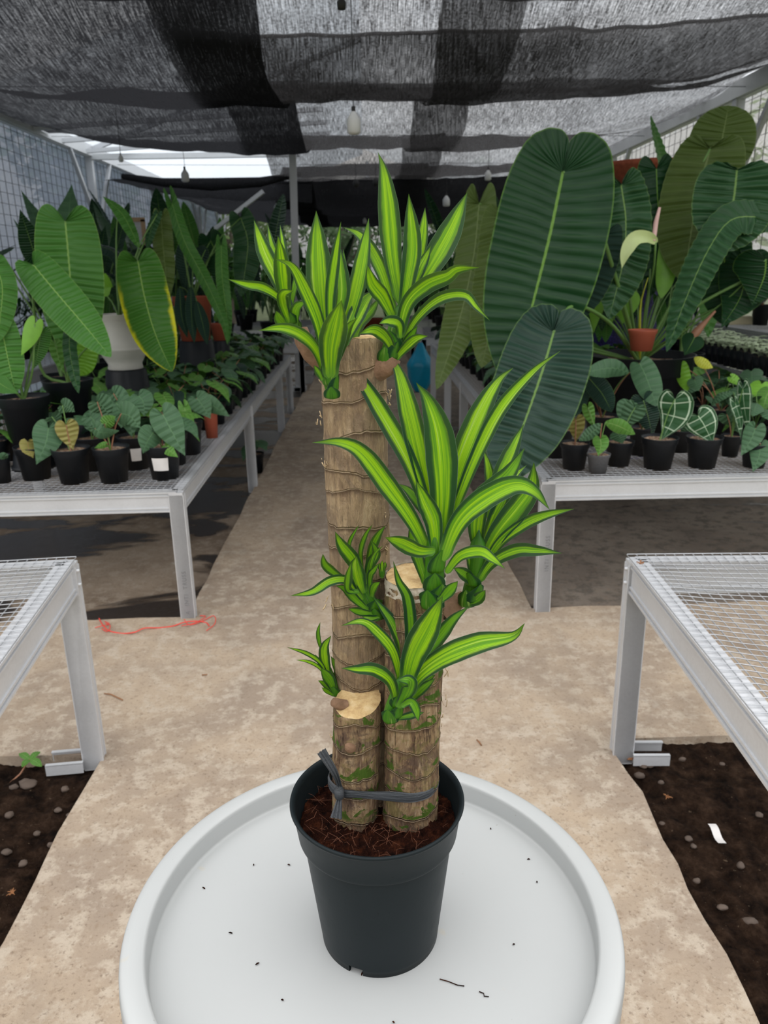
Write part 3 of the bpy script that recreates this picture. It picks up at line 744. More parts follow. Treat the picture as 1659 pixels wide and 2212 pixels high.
# knots, stubs and bark scraps
M_STUB = simple('brown_stub_bark', (.20, .12, .075), .9, 0, .55, 90, .6, .1)
mb = MB(); p = P(728, 1518, .765); mb.tube([p+Vector((.009, .004, -.006)), p+Vector((.002, 0, -.002)), p+Vector((-.004, -.003, .003))], [.0065, .0065, .005], 12); k_ = mb.build('side_stub', M_STUB, left, PC)
mb = MB(); p = P(757, 1617, .747); mb.tube([p+Vector((0, .006, 0)), p, p+Vector((0, -.003, 0))], [.007, .0065, .004], 10); mb.build('bud_scar', M_STUB, left, PC)
mb = MB(); p0 = P(700, 790, .80)
mb.tube([P(722, 800, .805), P(700, 785, .797), P(672, 762, .795), P(655, 735, .797), P(648, 712, .80)], [.010, .011, .010, .009, .008], 14); mb.build('branch_stub', M_STUB, tall, PC)
mb = MB(); mb.tube([P(815, 800, .80), P(835, 790, .79), P(848, 770, .79)], [.012, .011, .010], 14); mb.build('branch_stub', M_STUB, tall, PC)
mb = MB(); mb.tube([P(955, 1330, .78), P(985, 1300, .788), P(1003, 1290, .79)], [.013, .010, .008], 14); mb.build('branch_stub', M_STUB, right, PC)
M_SCRAP = simple('dry_bark_fibre', (.50, .37, .22), .9, 0, .4, 80)
for (cn, rad, pts) in ((tall, .0345, [(826, 735), (835, 870), (690, 905), (702, 1000), (838, 860), (828, 1110), (836, 1180), (700, 830), (706, 1240), (712, 1300)]), (right, .0325, [(962, 1450), (958, 1500), (965, 1400), (845, 1660), (948, 1560)]), (left, .0275, [(722, 1600), (818, 1560), (722, 1640)])):
    mb = MB()
    for (x, y) in pts:
        for k in range(5):
            p = P(x+R.uniform(-8, 8), y+R.uniform(-14, 14), .785 if cn is not tall else .80); s_ = 1 if R.random() < .5 else -1
            q = p+Vector((R.uniform(-.004, .004), -R.uniform(0, .004), R.uniform(-.008, .008)))
            mb.tube([p, (p+q)/2+Vector((0, -.002, 0)), q], R.uniform(.0003, .0008), 4)
    mb.build('bark_fibres', M_SCRAP, cn, PC)

# ---------------- shoots: leaves traced as midribs, each at its own depth
T1 = lambda x, y: (480+.37372*x, 320+.37372*y)
T2 = lambda x, y: (620+.38578*x, 740+.38578*y)
T3 = lambda x, y: (600+.33755*x, 1120+.33765*y)
def shoot(T, k, Yb, stem, leaves, parent=pl, sheaths=()):
    mb = MB(); pts = [P(*T(x, y), Yb) for x, y, w in stem]; rad = [px2m(w*k, p)/2 for (x, y, w), p in zip(stem, pts)]
    c, _ = catmull(pts, 14); rr = [interp([(i/(len(rad)-1), r) for i, r in enumerate(rad)], j/13) for j in range(14)]
    rr[0] *= .55; rr[1] *= .85; rr[-1] *= .15; rr[-2] *= .5
    mb.tube(c, rr, 14); sh = mb.build('shoot_stem', M_SHEATH, parent, PC)
    for lf in leaves:
        pts_, w, b, d = lf[:4]; roll = lf[4] if len(lf) > 4 else R.uniform(-14, 14); mt = lf[5] if len(lf) > 5 else M_DRAC
        n_ = len(pts_); q = []
        for i, (x, y) in enumerate(pts_):
            t = i/(n_-1); q.append(P(*T(x, y), Yb+b+d*t**1.2))
        wm = px2m(w*k, q[len(q)//2])*1.2; mb = MB()
        strap(mb, q, wm, roll=roll, fold=.30 if wm > .012 else .45, nu=34, ns=8, wave=.012, base=.75)
        mb.build('leaf', mt, sh, PC)
    for (x, y, w, h, ang) in sheaths:      # short clasping scale leaves round the shoot base
        p = Vector(P(*T(x, y), Yb-.004)); mb = MB(); r = px2m(w*k, p)/2; hh = px2m(h*k, p)
        V = []; UV = []
        for i in range(10):
            u = i/9
            for j in range(9):
                s_ = j/8*2-1; wdt = (1-u**2.2)
                th = ang + s_*1.5*wdt; rr_ = r*(1+.25*u)*min(1, .35+u*5)
                V.append(p+Vector((math.sin(th)*rr_, -math.cos(th)*rr_, u*hh))); UV.append((.1+.8*u, j/8))
        mb.quadgrid(V, 10, 9, UV); mb.build('scale_leaf', M_SHEATH, sh, PC)
    return sh
k1, k2, k3 = .37372, .38578, .3376
DG = M_DRACG
shoot(T1, k1, .800, [(435,1050,70),(405,1000,85),(370,900,75),(365,820,50)], [
 ([(370,860),(345,680),(290,570),(262,440)], 48, .008, .02),
 ([(370,860),(365,700),(350,560),(334,440)], 42, .010, .02),
 ([(375,900),(310,740),(240,590),(183,415)], 84, .002, .012),
 ([(395,930),(425,760),(460,685)], 34, .006, .02, 20, DG),
 ([(375,960),(352,780),(338,620),(322,505)], 86, -.006, -.02),
 ([(365,950),(330,870),(240,810),(140,790),(30,757)], 52, -.004, -.03),
 ([(385,1010),(350,900),(352,840),(413,823)], 66, -.012, -.02, 25),
 ([(390,1030),(340,1000),(310,940)], 60, -.008, -.01, 0, DG),
 ([(420,1030),(430,930),(482,888)], 60, -.008, -.012, -25, DG),
], sheaths=[(430,1060,60,70,.3),(410,1020,90,80,-.4)])
shoot(T1, k1, .765, [(636,1445,70),(632,1390,90),(622,1290,100),(612,1150,70),(610,1000,45)], [
 ([(610,1100),(575,900),(556,850),(548,808)], 60, .012, .01, 0, DG),
 ([(730,1000),(722,800),(708,690),(700,580)], 34, .03, .01, 20, DG),
 ([(640,1080),(690,860),(684,700),(670,540)], 82, .012, .01),
 ([(680,1150),(765,860),(815,620),(848,403)], 88, .022, .02),
 ([(760,1120),(800,1010),(860,940),(912,865)], 60, .02, .03, 30, DG),
 ([(690,1150),(755,1010),(820,890),(885,820)], 88, .014, .03),
 ([(600,1130),(565,820),(552,600),(543,360)], 132, .004, .008, 4),
 ([(625,1130),(625,850),(655,620),(687,422)], 62, -.001, .0, 10),
 ([(520,1120),(470,1075),(420,1045)], 44, .004, .02, 0, DG),
 ([(590,1240),(560,1020),(470,800),(400,680),(305,640)], 74, -.004, -.02),
 ([(595,1300),(540,1160),(450,1075),(340,1040),(208,1055)], 66, -.008, -.04),
 ([(640,1290),(690,1130),(730,1030),(782,980)], 62, -.008, -.02, 30, DG),
 ([(625,1330),(628,1150),(660,1000),(690,876)], 140, -.012, -.035, 6),
 ([(580,1340),(560,1300),(530,1255)], 40, -.014, -.006, 0, DG),
], sheaths=[(636,1450,92,80,0),(630,1420,84,120,.9),(625,1380,90,140,-.5),(615,1300,100,110,.2)])
shoot(T1, k1, .795, [(955,1265,100),(965,1200,110),(990,1120,105),(1015,1000,85),(1030,880,50)], [
 ([(1090,800),(1085,620),(1072,500),(1060,363)], 38, .02, .01),
 ([(1100,800),(1140,620),(1162,480),(1173,342)], 60, .016, .01),
 ([(1080,860),(1140,700),(1170,640),(1208,562)], 62, .003, .01, 25),
 ([(1060,900),(1180,720),(1310,500),(1417,255)], 128, .008, .02, -5),
 ([(1030,900),(985,640),(955,300),(930,120),(900,22)], 112, .004, .008, 5),
 ([(990,950),(930,740),(860,590),(790,500),(703,458)], 72, .004, .02, 15),
 ([(1040,960),(1075,760),(1100,560),(1078,262)], 96, -.002, .0, -4),
 ([(990,980),(930,860),(870,780),(838,674)], 84, -.004, -.01, -15),
 ([(1040,1130),(1130,980),(1260,870),(1400,850),(1470,920),(1548,998)], 62, -.002, -.03),
 ([(1020,1100),(1070,900),(1180,790),(1300,740),(1360,700),(1487,690)], 92, -.010, -.03, [0, 30]),
 ([(1020,1180),(1080,1100),(1130,1027)], 46, -.008, -.01, 0, DG),
 ([(1000,1220),(1060,1150),(1120,1100),(1190,1085)], 56, -.010, -.02, 10),
 ([(1030,1100),(1020,1020),(960,1000),(905,1015)], 62, -.014, -.015, 10),
 ([(990,1180),(950,1100),(880,1050),(792,1072)], 66, -.012, -.03, -10),
], sheaths=[(955,1270,110,130,-.2),(970,1230,120,120,.7),(1000,1180,110,130,-.5)])
shoot(T2, k2, .782, [(1005,1480,70),(1020,1420,95),(1045,1330,85),(1065,1180,95),(1075,1050,60)], [
 ([(1060,1080),(1030,1000),(1015,930)], 54, .01, .01, 0, DG),
 ([(1110,980),(1135,800),(1125,690),(1100,600)], 52, .02, .02, 10),
 ([(1120,980),(1190,760),(1260,600),(1326,455)], 84, .012, .03),
 ([(1120,1040),(1190,920),(1270,760),(1342,685)], 50, .02, .03),
 ([(1080,1200),(1060,1040),(1090,900),(1140,800)], 88, .004, .01),
 ([(1100,1130),(1160,980),(1210,880),(1250,760)], 70, .008, .01),
 ([(1090,1230),(1180,1070),(1300,920),(1370,810),(1383,668)], 118, .0, .01, -6),
 ([(1090,1280),(1190,1120),(1320,1020),(1450,965),(1612,930)], 62, -.004, .0),
 ([(1070,1340),(1150,1230),(1280,1165),(1400,1165),(1542,1180)], 70, -.008, -.02),
 ([(1060,1360),(1010,1310),(970,1280),(932,1262)], 62, -.008, -.01, 0, DG),
 ([(1060,1350),(1040,1240),(1000,1170)], 60, -.004, .0, 0, DG),
 ([(1010,1460),(1060,1440),(1112,1385)], 60, -.012, -.01, 10, DG),
], sheaths=[(1010,1480,100,130,-.3),(1030,1450,120,130,.6),(1045,1360,100,100,-.6)])
shoot(T2, k2, .748, [(815,1485,130),(818,1400,120),(825,1280,110),(830,1140,112),(835,1000,60)], [
 ([(830,1040),(740,900),(680,830),(620,790)], 56, .02, .02, 0, DG),
 ([(930,900),(955,720),(955,640),(948,556)], 46, .03, .01, 0, DG),
 ([(840,1020),(770,760),(690,420),(630,180),(562,42)], 112, .012, .03, 5),
 ([(820,1040),(700,700),(560,440),(400,190),(258,68)], 92, .010, .04, -5),
 ([(880,1020),(960,700),(1080,400),(1180,220),(1268,140)], 122, .014, .02, -6),
 ([(900,1040),(1040,680),(1190,380),(1370,170),(1537,42)], 72, .010, .01),
 ([(860,1100),(872,800),(850,520),(790,330),(722,222)], 158, .002, .01, 4),
 ([(905,1090),(1060,900),(1230,750),(1332,588)], 104, -.004, .0, -10, DG),
 ([(800,1200),(700,1000),(560,800),(420,620),(300,560),(138,560)], 104, -.002, -.03, 10),
 ([(780,1360),(745,1240),(710,1130),(683,1020)], 64, -.002, .01, 0, DG),
 ([(835,1180),(820,1000),(770,880),(720,770)], 96, -.008, .0),
 ([(870,1220),(960,1010),(1100,880),(1270,800),(1380,830),(1472,937)], 118, -.014, -.03, -8),
 ([(830,1165),(740,1165),(640,1120),(548,1090)], 84, -.016, -.03, -15),
 ([(890,1290),(970,1195),(1080,1170),(1150,1210),(1222,1267)], 62, -.012, -.04),
 ([(850,1450),(900,1400),(958,1335)], 58, -.02, -.01, 0, DG),
], sheaths=[(815,1490,140,150,-.4),(820,1460,140,150,.5),(822,1400,120,150,0),(828,1290,110,160,.5)])
shoot(T3, k3, .772, [(650,640,110),(620,590,110),(580,520,95),(545,440,70),(530,360,40)], [
 ([(500,300),(470,220),(460,150),(521,38)], 24, .004, -.01, 0, DG),
 ([(540,330),(530,210),(560,110),(608,36)], 32, .0, -.02, 10, DG),
 ([(570,330),(600,200),(640,110),(690,44)], 54, -.002, -.02, 10, DG),
 ([(535,420),(490,280),(410,170),(367,84)], 84, -.004, -.012, -5),
 ([(570,420),(590,300),(630,220),(595,135)], 60, -.004, -.02, 0, DG),
 ([(440,400),(350,340),(300,290),(288,225)], 54, -.006, -.02, 0, DG),
 ([(545,480),(515,380),(500,300),(505,240)], 96, -.010, -.02),
 ([(580,450),(590,330),(620,230),(675,172)], 26, -.012, -.03, 20, DG),
 ([(545,520),(450,400),(340,400),(220,470),(78,495)], 58, -.010, -.03),
 ([(520,470),(450,460),(450,370),(472,280)], 50, -.018, -.03, 20, DG),
 ([(590,470),(590,370),(615,330),(650,285)], 40, -.012, -.02, 0, DG),
 ([(580,590),(500,520),(430,450),(370,430)], 54, -.012, -.02, 0, DG),
 ([(600,500),(615,440),(655,405)], 46, -.012, -.02, 0, DG),
 ([(610,610),(530,600),(450,578)], 46, -.012, -.02, 10, DG),
 ([(650,630),(600,640),(540,628)], 40, -.014, -.01, 10, DG),
], sheaths=[(640,640,110,100,-.3),(610,580,110,100,.4)])
shoot(T3, k3, .765, [(668,380,30),(668,330,44),(668,300,40),(665,280,14)], [
 ([(660,340),(655,310),(650,285)], 26, -.003, .0, 0, M_DRAC), ([(676,330),(685,300),(688,275)], 24, -.003, .0, 0, M_DRAC), ([(668,340),(668,300),(668,268)], 26, -.004, .0, 0, M_DRAC)])
shoot(T3, k3, .800, [(385,1130,60),(360,1080,70),(335,1000,50),(315,930,30)], [
 ([(290,860),(268,800),(258,730),(272,662)], 26, .0, .0, 0, DG),
 ([(360,1080),(385,980),(360,920),(340,880)], 48, .004, .0, 0, DG),
 ([(330,1020),(300,900),(300,820),(342,748)], 62, -.004, .0),
 ([(330,1020),(270,920),(180,860),(58,823)], 28, -.006, -.01),
 ([(320,1020),(260,950),(190,915),(115,905)], 22, -.008, -.01),
 ([(310,1010),(280,940),(238,868)], 30, -.008, .0),
 ([(360,1100),(330,1030),(275,955)], 66, -.010, -.01, 0, DG),
 ([(350,1110),(300,1060),(258,1036)], 34, -.010, -.01, 0, DG),
 ([(355,1130),(315,1105),(280,1080)], 26, -.012, -.01, 0, DG),
], sheaths=[(370,1130,80,90,-.2)])
shoot(T3, k3, .730, [(728,1295,110),(735,1230,110),(760,1150,100),(790,1060,80),(800,980,40)], [
 ([(880,1040),(940,880),(1050,740),(1130,640),(1227,560)], 84, .006, .0, -10, DG),
 ([(790,1000),(790,820),(740,680),(680,590),(608,500)], 70, .014, .01, 10, DG),
 ([(800,1020),(850,760),(835,520),(775,400),(738,268)], 72, .010, .0, -10, DG),
 ([(790,1060),(740,860),(640,730),(540,660),(403,686)], 66, .002, -.01),
 ([(880,1090),(940,1040),(1010,1000)], 44, .004, .0, 0, DG),
 ([(830,1140),(900,1010),(1060,890),(1280,800),(1500,755),(1583,668)], 128, -.004, -.02, -10),
 ([(820,1080),(870,880),(970,680),(1055,495)], 158, -.006, -.02, -5),
 ([(760,1170),(720,1040),(620,970),(510,965),(406,958)], 78, -.010, -.03, 10),
 ([(830,1190),(900,1110),(1010,1020)], 56, -.004, .0, 0, DG),
 ([(770,1210),(830,1100),(840,1040),(760,1035)], 90, -.016, -.015, 20, DG),
 ([(760,1280),(850,1260),(937,1240)], 46, -.008, .0, 0, M_DRACG),
 ([(790,1200),(850,1170),(885,1220),(900,1300)], 56, -.018, -.01, 10, DG),
], sheaths=[(725,1300,110,130,-.3),(745,1270,110,130,.6),(765,1200,100,110,0)])
# grey plastic strip tied round the canes
zb = P(833, 1716, .745).z
cs = []
for (x, y, r, s_) in ((tallX+sl*(zb-.865), YT, .0345, 0), (P(766, 1716, .775).x, .775, .0275, 0), (P(882, 1716, .772).x, .772, .0325, 0)):
    cs += [(x+(r+.0022)*math.cos(a*math.pi/24), y+(r+.0022)*math.sin(a*math.pi/24)) for a in range(48)]
cs = sorted(set(cs)); cr_ = lambda o, a, b: (a[0]-o[0])*(b[1]-o[1])-(a[1]-o[1])*(b[0]-o[0])
lo = []; hi = []
for p in cs:
    while len(lo) > 1 and cr_(lo[-2], lo[-1], p) <= 0: lo.pop()
    lo.append(p)
for p in reversed(cs):
    while len(hi) > 1 and cr_(hi[-2], hi[-1], p) <= 0: hi.pop()
    hi.append(p)
hull = lo[:-1]+hi[:-1]
dn = []
for i, p in enumerate(hull):
    q = hull[(i+1) % len(hull)]; L = math.dist(p, q); k = max(1, int(L/.004))
    dn += [(p[0]+(q[0]-p[0])*j/k, p[1]+(q[1]-p[1])*j/k) for j in range(k)]
n = NT('grey_plastic_strip'); v = n.coord('Object', (1, 1, 12)); a = n.noise(v, 60, 4, .7)
n.pbr(n.mix(a, (.022, .025, .030), (.075, .082, .092)), .42, 0, n.bump(a, .6, .002)); M_TIE = n.m
mb = MB(); V = []; cxm = sum(p[0] for p in dn)/len(dn); cym = sum(p[1] for p in dn)/len(dn)
for i, (x, y) in enumerate(dn):
    d = Vector((x-cxm, y-cym, 0)).normalized(); hw = .0062*(1+.12*math.sin(i*.35)); zc = zb+.0015*math.sin(i*.11)
    for j in range(9):
        f = j/8*2-1; V.append(Vector((x, y, zc+f*hw)) + d*(.0008*math.sin(f*11+i*.2)+.0012*(1-f*f)))
mb.quadgrid(V, len(dn), 9, closeu=True); tie = mb.build('plastic_tie', M_TIE, pl, PC)
def ribbon(pts, ws, name):
    q = [Vector(p) for p in pts]; C, _ = catmull(q, 16); T, SD, NN = frames(C, TOEYE, 0); mb = MB(); V = []
    for i in range(16):
        w = interp([(j/(len(ws)-1), x) for j, x in enumerate(ws)], i/15)
        for j in range(11):
            f = j/10*2-1; V.append(C[i]+SD[i]*(f*w/2)+NN[i]*(.0016*math.sin(f*9+i*.1)*min(1, w/.006)))
    mb.quadgrid(V, 16, 11); mb.build(name, M_TIE, tie, PC)
kn = P(733, 1712, .742)
mb = MB(); mb.tube([kn+Vector((0, .002, .009)), kn+Vector((0, -.001, .004)), kn+Vector((0, -.001, -.004)), kn+Vector((0, .002, -.009))], [.003, .0058, .0058, .003], 12); mb.build('knot', M_TIE, tie, PC)
ribbon([P(735, 1702, .741), P(722, 1668, .736), P(694, 1622, .74)], [.005, .0085, .011], 'strip_tail')
ribbon([P(734, 1718, .741), P(730, 1745, .733), P(726, 1768, .728)], [.004, .009, .0135], 'strip_tail')
# crumbs on the tray
tm = MB()
for (x, y, s_) in ((440, 1918, 5), (498, 2015, 5), (556, 2082, 5), (782, 2103, 5), (624, 1868, 4), (1142, 1856, 4), (1110, 2040, 3), (1060, 1790, 3), (1160, 1905, 3), (610, 2160, 3), (850, 2208, 3), (548, 1868, 3)):
    tm = MB(); p = G(x, y, ZT+.0012); a_ = R.uniform(0, 3); d = Vector((math.cos(a_), math.sin(a_), 0))*s_*.0005
    tm.tube([p-d, p+Vector((0, 0, .0006)), p+d], [.0006, .001, .0005], 5)
    tag(tm.build('soil_crumb', M_COIR), 'dark crumb of soil lying on the grey tray', 'crumb', 'soil crumbs on the tray')
for pts, lb in (([(950, 2115), (968, 2120), (988, 2128), (1003, 2130)], 'thin bent root fibre on the tray to the right of the pot'), ([(1035, 2142), (1045, 2146), (1046, 2152), (1056, 2153)], 'short kinked root fibre near the lower right of the tray')):
    tm = MB(); tm.tube([G(x, y, ZT+.001) for x, y in pts], .0006, 5); tag(tm.build('root_fibre', M_COIR), lb, 'fibre')
# ================================================================== POTS AND POTTED PLANTS
def pot_prof(r, h, collar=.22):
    rb = r*.72; rc = r*.90; c = h*(1-collar)
    return [(0, .004), (rb*.9, .004), (rb*.95, 0), (rb, 0), (rc, c), (r*.965, c+.004), (r, h-.004), (r*1.02, h), (r*.97, h), (r*.90, c), (r*.88, h*.86), (0, h*.86)]
def add_pot(root, r, h, mat, n=28, top=M_GRAV, c=(0,0,0), soil='gravel'):
    mb = MB(); mb.lathe(pot_prof(r, h)[:-2], n, c); p = mb.build('pot', mat, root, (0,0,0))
    mb = MB(); V = []
    for i in range(7):
        for k in range(n+1):
            a = 2*math.pi*(k % n)/n; rr = r*.935*i/6
            V.append((c[0]+rr*math.cos(a), c[1]+rr*math.sin(a), c[2]+h*.90+r*.05*noise.noise(Vector((rr*math.cos(a)*60, rr*math.sin(a)*60, r*99)))))
    mb.quadgrid(V, 7, n+1); mb.build(soil, top, root, (0,0,0)); return p
def inverted_pot(loc, r, h, label):
    mb = MB(); mb.lathe([(r, 0), (r*1.02, .0), (r*1.02, h*.14), (r*.94, h*.16), (r*.76, h-.004), (r*.74, h), (0, h)], 40); o = mb.build('upturned_pot', M_BLACKPOT)
    o.location = loc; return tag(o, label, 'pot')
def leafpx(root, pts, Y, w, kind, mat, org, ripple=0.0, k=26, nu=60, ns=6, roll=0, droop=.15, fold=0, wave=0, soilp=None, pet=None, petm=None, prad=.005, name='leaf'):
    q = []
    for i, (x, y) in enumerate(pts):
        t = i/(len(pts)-1); q.append(P(x, y, Y[0]+(Y[1]-Y[0])*t if len(Y) == 2 else Y[i]))
    wm = px2m(w, q[len(q)//2]); mb = MB(); blade(mb, q, wm, kind, roll=roll, nu=nu, ns=ns, ripple=ripple, k=k, droop=droop, fold=fold, wave=wave)
    o = mb.build(name, mat, root, org)
    if soilp is not None:
        a = Vector(soilp); b = q[0]; ctl = [a] + ([P(x, y, yy) for x, y, yy in pet] if pet else [(a+b)/2+Vector((0, .0, .25*(b-a).length*.5))]) + [b]
        c, _ = catmull(ctl, 18); mb = MB(); mb.tube(c, [prad*(1.25-.5*i/17) for i in range(18)], 7); mb.build('leaf_stalk', petm or M_PET, o, org)
    return o
def pot_thing(cx, y_rim, y_base, Y, w, name, label, mat, bench_z, group=None, n=36, ped=None, cat='potted plant', soil='gravel', hmin=None):
    top = P(cx, y_rim, Y); bot = P(cx, y_base, Y); r = px2m(w, top)/2; z0 = bot.z; h = top.z-z0
    t = thing(name, (top.x, Y, z0), label, cat, group); add_pot(t, r, h, mat, n, soil=soil)
    if z0 > bench_z+.03 and ped: inverted_pot((top.x, Y, bench_z+.006), r*ped[0], z0-bench_z-.008, ped[1])
    return t, Vector((top.x, Y, z0+h*.9)), Vector((top.x, Y, z0))

# ---- right: the giant dark anthurium in the big tub
TubY = 4.25
t, sp, og = pot_thing(1382, 765, 948, TubY, 228, 'giant_leaf_plant', 'huge plant with long dark-green quilted leaves in the wide black tub, right bench', M_BLACKPOT, ZBR, soil='soil')
VR = dict(kind='veitchii')
leafpx(t, [(1088,470),(1085,560),(1065,680),(1040,795)], (3.9, 3.7), 128, 'veitchii', M_AO, og, .006, 22, 140, 8, 20, soilp=sp, prad=.007, pet=[(1200,720,4.1),(1110,520,4.0)])
leafpx(t, [(1035,440),(1022,560),(990,700),(943,842)], (4.2, 3.9), 86, 'veitchii', M_AO, og, .006, 24, 150, 8, 15, soilp=sp, prad=.007, pet=[(1180,700,4.2),(1080,470,4.2)])
leafpx(t, [(1308,505),(1290,570),(1265,640),(1240,700)], (3.95, 3.85), 90, 'veitchii', M_AG, og, .004, 18, 110, 6, 30, soilp=sp, pet=[(1330,620,4.1)])
leafpx(t, [(1216,372),(1185,520),(1140,700),(1105,850)], (3.55, 3.45), 240, 'closed', M_AD, og, .0045, 26, 180, 10, 0, .12, soilp=sp, prad=.010, pet=[(1330,600,3.9),(1270,420,3.75)], wave=.01)
leafpx(t, [(1196,718),(1172,800),(1130,920),(1078,1050)], (3.25, 3.02), 196, 'closed', M_AG, og, .0065, 24, 180, 10, 4, .14, soilp=sp, prad=.009, pet=[(1320,700,3.9),(1240,660,3.5)], wave=.01)
leafpx(t, [(1418,365),(1420,420),(1425,520),(1405,640)], (4.5, 4.45), 92, 'veitchii', M_AD, og, .004, 20, 110, 6, -15, soilp=sp, pet=[(1400,650,4.4),(1410,470,4.55)])
leafpx(t, [(1342,400),(1352,480),(1345,570),(1315,690)], (4.0, 3.9), 118, 'veitchii', M_AC, og, .010, 20, 160, 8, -18, .1, soilp=sp, prad=.007, pet=[(1360,640,4.15),(1345,430,4.1)], wave=.02)
leafpx(t, [(1352,640),(1345,700)], (4.2, 4.2), 60, 'heart', M_LIME, og, nu=24, ns=4, soilp=sp)
leafpx(t, [(1310,600),(1290,650),(1282,720)], (4.3, 4.3), 50, 'heart', M_LIME, og, nu=24, ns=4, soilp=sp)
leafpx(t, [(1442,535),(1440,580),(1428,645)], (4.35, 4.3), 42, 'veitchii', M_LIME, og, nu=30, ns=4, soilp=sp, pet=[(1440,680,4.3),(1452,560,4.35)])
leafpx(t, [(1534,322),(1508,420),(1490,520),(1478,610)], (4.35, 4.2), 165, 'veitchii', M_AO, og, .007, 20, 160, 8, 15, .1, soilp=sp, prad=.008, pet=[(1450,560,4.35),(1505,390,4.35),(1528,330,4.35)])
leafpx(t, [(1545,372),(1560,300),(1574,228)], (4.40, 4.45), 135, 'round', M_AO, og, .006, 10, 90, 8, 0, .1)
leafpx(t, [(1592,368),(1585,430),(1573,490),(1560,545)], (4.0, 3.85), 170, 'veitchii', M_AC, og, .012, 14, 150, 8, -8, .05, soilp=sp, prad=.008, pet=[(1500,560,4.2),(1560,400,4.15)], wave=.03)
leafpx(t, [(1650,468),(1580,475),(1530,540),(1480,650),(1440,760)], (3.9, 3.85, 3.8, 3.75, 3.7), 82, 'veitchii', M_AC, og, .009, 26, 180, 8, 25, .05, soilp=sp, prad=.008, pet=[(1500,665,4.1),(1680,560,4.0)])
leafpx(t, [(1612,570),(1600,640),(1558,708)], (4.1, 4.0), 110, 'heart', M_AD, og, .004, 10, 80, 6, 10, soilp=sp, pet=[(1500,690,4.2),(1590,640,4.15)])
leafpx(t, [(1560,500),(1565,570),(1560,700)], (4.2, 4.15), 112, 'veitchii', M_AD, og, .004, 16, 100, 6, 0, soilp=sp, pet=[(1480,650,4.2)])
leafpx(t, [(1655,560),(1650,600),(1625,660)], (3.95, 3.95), 130, 'heart', M_AD, og, .004, 10, 60, 6, 0, soilp=sp, pet=[(1560,655,4.1)])
leafpx(t, [(1500,730),(1492,745),(1478,768)], (3.9, 3.85), 48, 'heart', M_AD, og, .0, 10, 30, 5, 0, soilp=sp)
leafpx(t, [(1352,640),(1330,560),(1300,470)], (4.45, 4.5), 60, 'veitchii', M_AD, og, .003, 14, 60, 5, 0, soilp=sp)
for (x0, y0, x1, y1, w_, m_) in ((1290,610,1300,715,34,M_AD),(1325,600,1318,700,30,M_LIME),(1275,650,1268,735,34,M_AD),(1300,655,1308,740,30,M_AM),(1370,590,1362,700,30,M_AD),(1452,610,1440,720,34,M_AD),(1470,600,1462,700,36,M_AO),(1335,560,1345,660,30,M_AD),(1420,640,1425,720,26,M_AM)):
    leafpx(t, [(x0,y0),((x0+x1)/2+6,(y0+y1)/2),(x1,y1)], (4.5, 4.4), w_, 'veitchii', m_, og, .002, 12, 50, 4, R.uniform(-25, 25), soilp=sp, prad=.004)
# flower: hooded spathe with pink spadix
mb = MB(); strap(mb, [P(x, y, yy) for x, y, yy in ((1419,524,3.82),(1400,512,3.80),(1372,515,3.78),(1352,545,3.77),(1343,580,3.77))], px2m(30, P(1380,520,4)), fold=.25, nu=24, roll=0)
sp_ = mb.build('flower_spathe', M_CREAM, t, og)
mb = MB(); mb.tube([P(1412,520,3.82), P(1417,480,3.82), P(1425,448,3.82)], [.010, .011, .006], 10); mb.build('spadix', M_PINK, sp_, og)
mb = MB(); c, _ = catmull([sp, P(1395,660,4.1), P(1412,580,3.90), P(1416,524,3.82)], 14); mb.tube(c, .005, 6); mb.build('flower_stalk', M_PET, sp_, og)
mb = MB(); c, _ = catmull([sp, P(1382,700,4.1), P(1385,650,4.08), P(1400,600,4.06)], 10); mb.tube(c, [.006, .010, .014, .012, .008, .006, .005, .004, .003, .002], 6); mb.build('yellowing_stalk', M_YEL, t, og)
mb = MB(); c, _ = catmull([P(1490,735,4.0), P(1515,705,4.0), P(1545,672,4.0)], 8); mb.tube(c, [.018, .022, .022, .018, .014, .010, .008, .006], 8); mb.build('ageing_spathe', M_PETR, t, og)
mb = MB(); lp = P(1385, 712, 4.02); lb_ = P(1385, 757, 4.02); rr = px2m(62, lp)/2
t2 = thing('small_red_pot', (lb_.x, 4.02, lb_.z), 'small red-brown plastic pot standing in front inside the wide black tub', 'pot'); mb.lathe(pot_prof(rr, lp.z-lb_.z)[:-2], 28); mb.build('pot', M_TERRA, t2, (0,0,0))

# ---- left: big anthuriums
t, sp, og = pot_thing(50, 855, 958, 3.72, 106, 'long_leaf_plant', 'plant with pale green leaves in the large black pot at the left edge', M_BLACKPOT, ZBL, ped=(.86, 'upturned black pot under the large pot at the left edge'))
leafpx(t, [(-10,570),(5,620),(0,690),(-5,740)], (3.7, 3.6), 60, 'veitchii', M_AM, og, .004, 18, 100, 6, 0, soilp=sp)
leafpx(t, [(2,700),(14,760),(25,810),(35,850)], (3.65, 3.6), 66, 'veitchii', M_AM, og, .004, 14, 80, 6, 10, soilp=sp)
leafpx(t, [(75,700),(62,735),(45,770)], (3.7, 3.65), 36, 'heart', M_LIME, og, nu=28, ns=5, soilp=sp, pet=[(70,800,3.7)])
leafpx(t, [(88,720),(80,770),(70,800)], (3.75, 3.75), 44, 'heart', M_AM, og, .002, 10, 40, 5, soilp=sp)
leafpx(t, [(-12,820),(10,835),(40,850)], (3.6, 3.55), 40, 'heart', M_AM, og, nu=28, ns=5, soilp=sp)
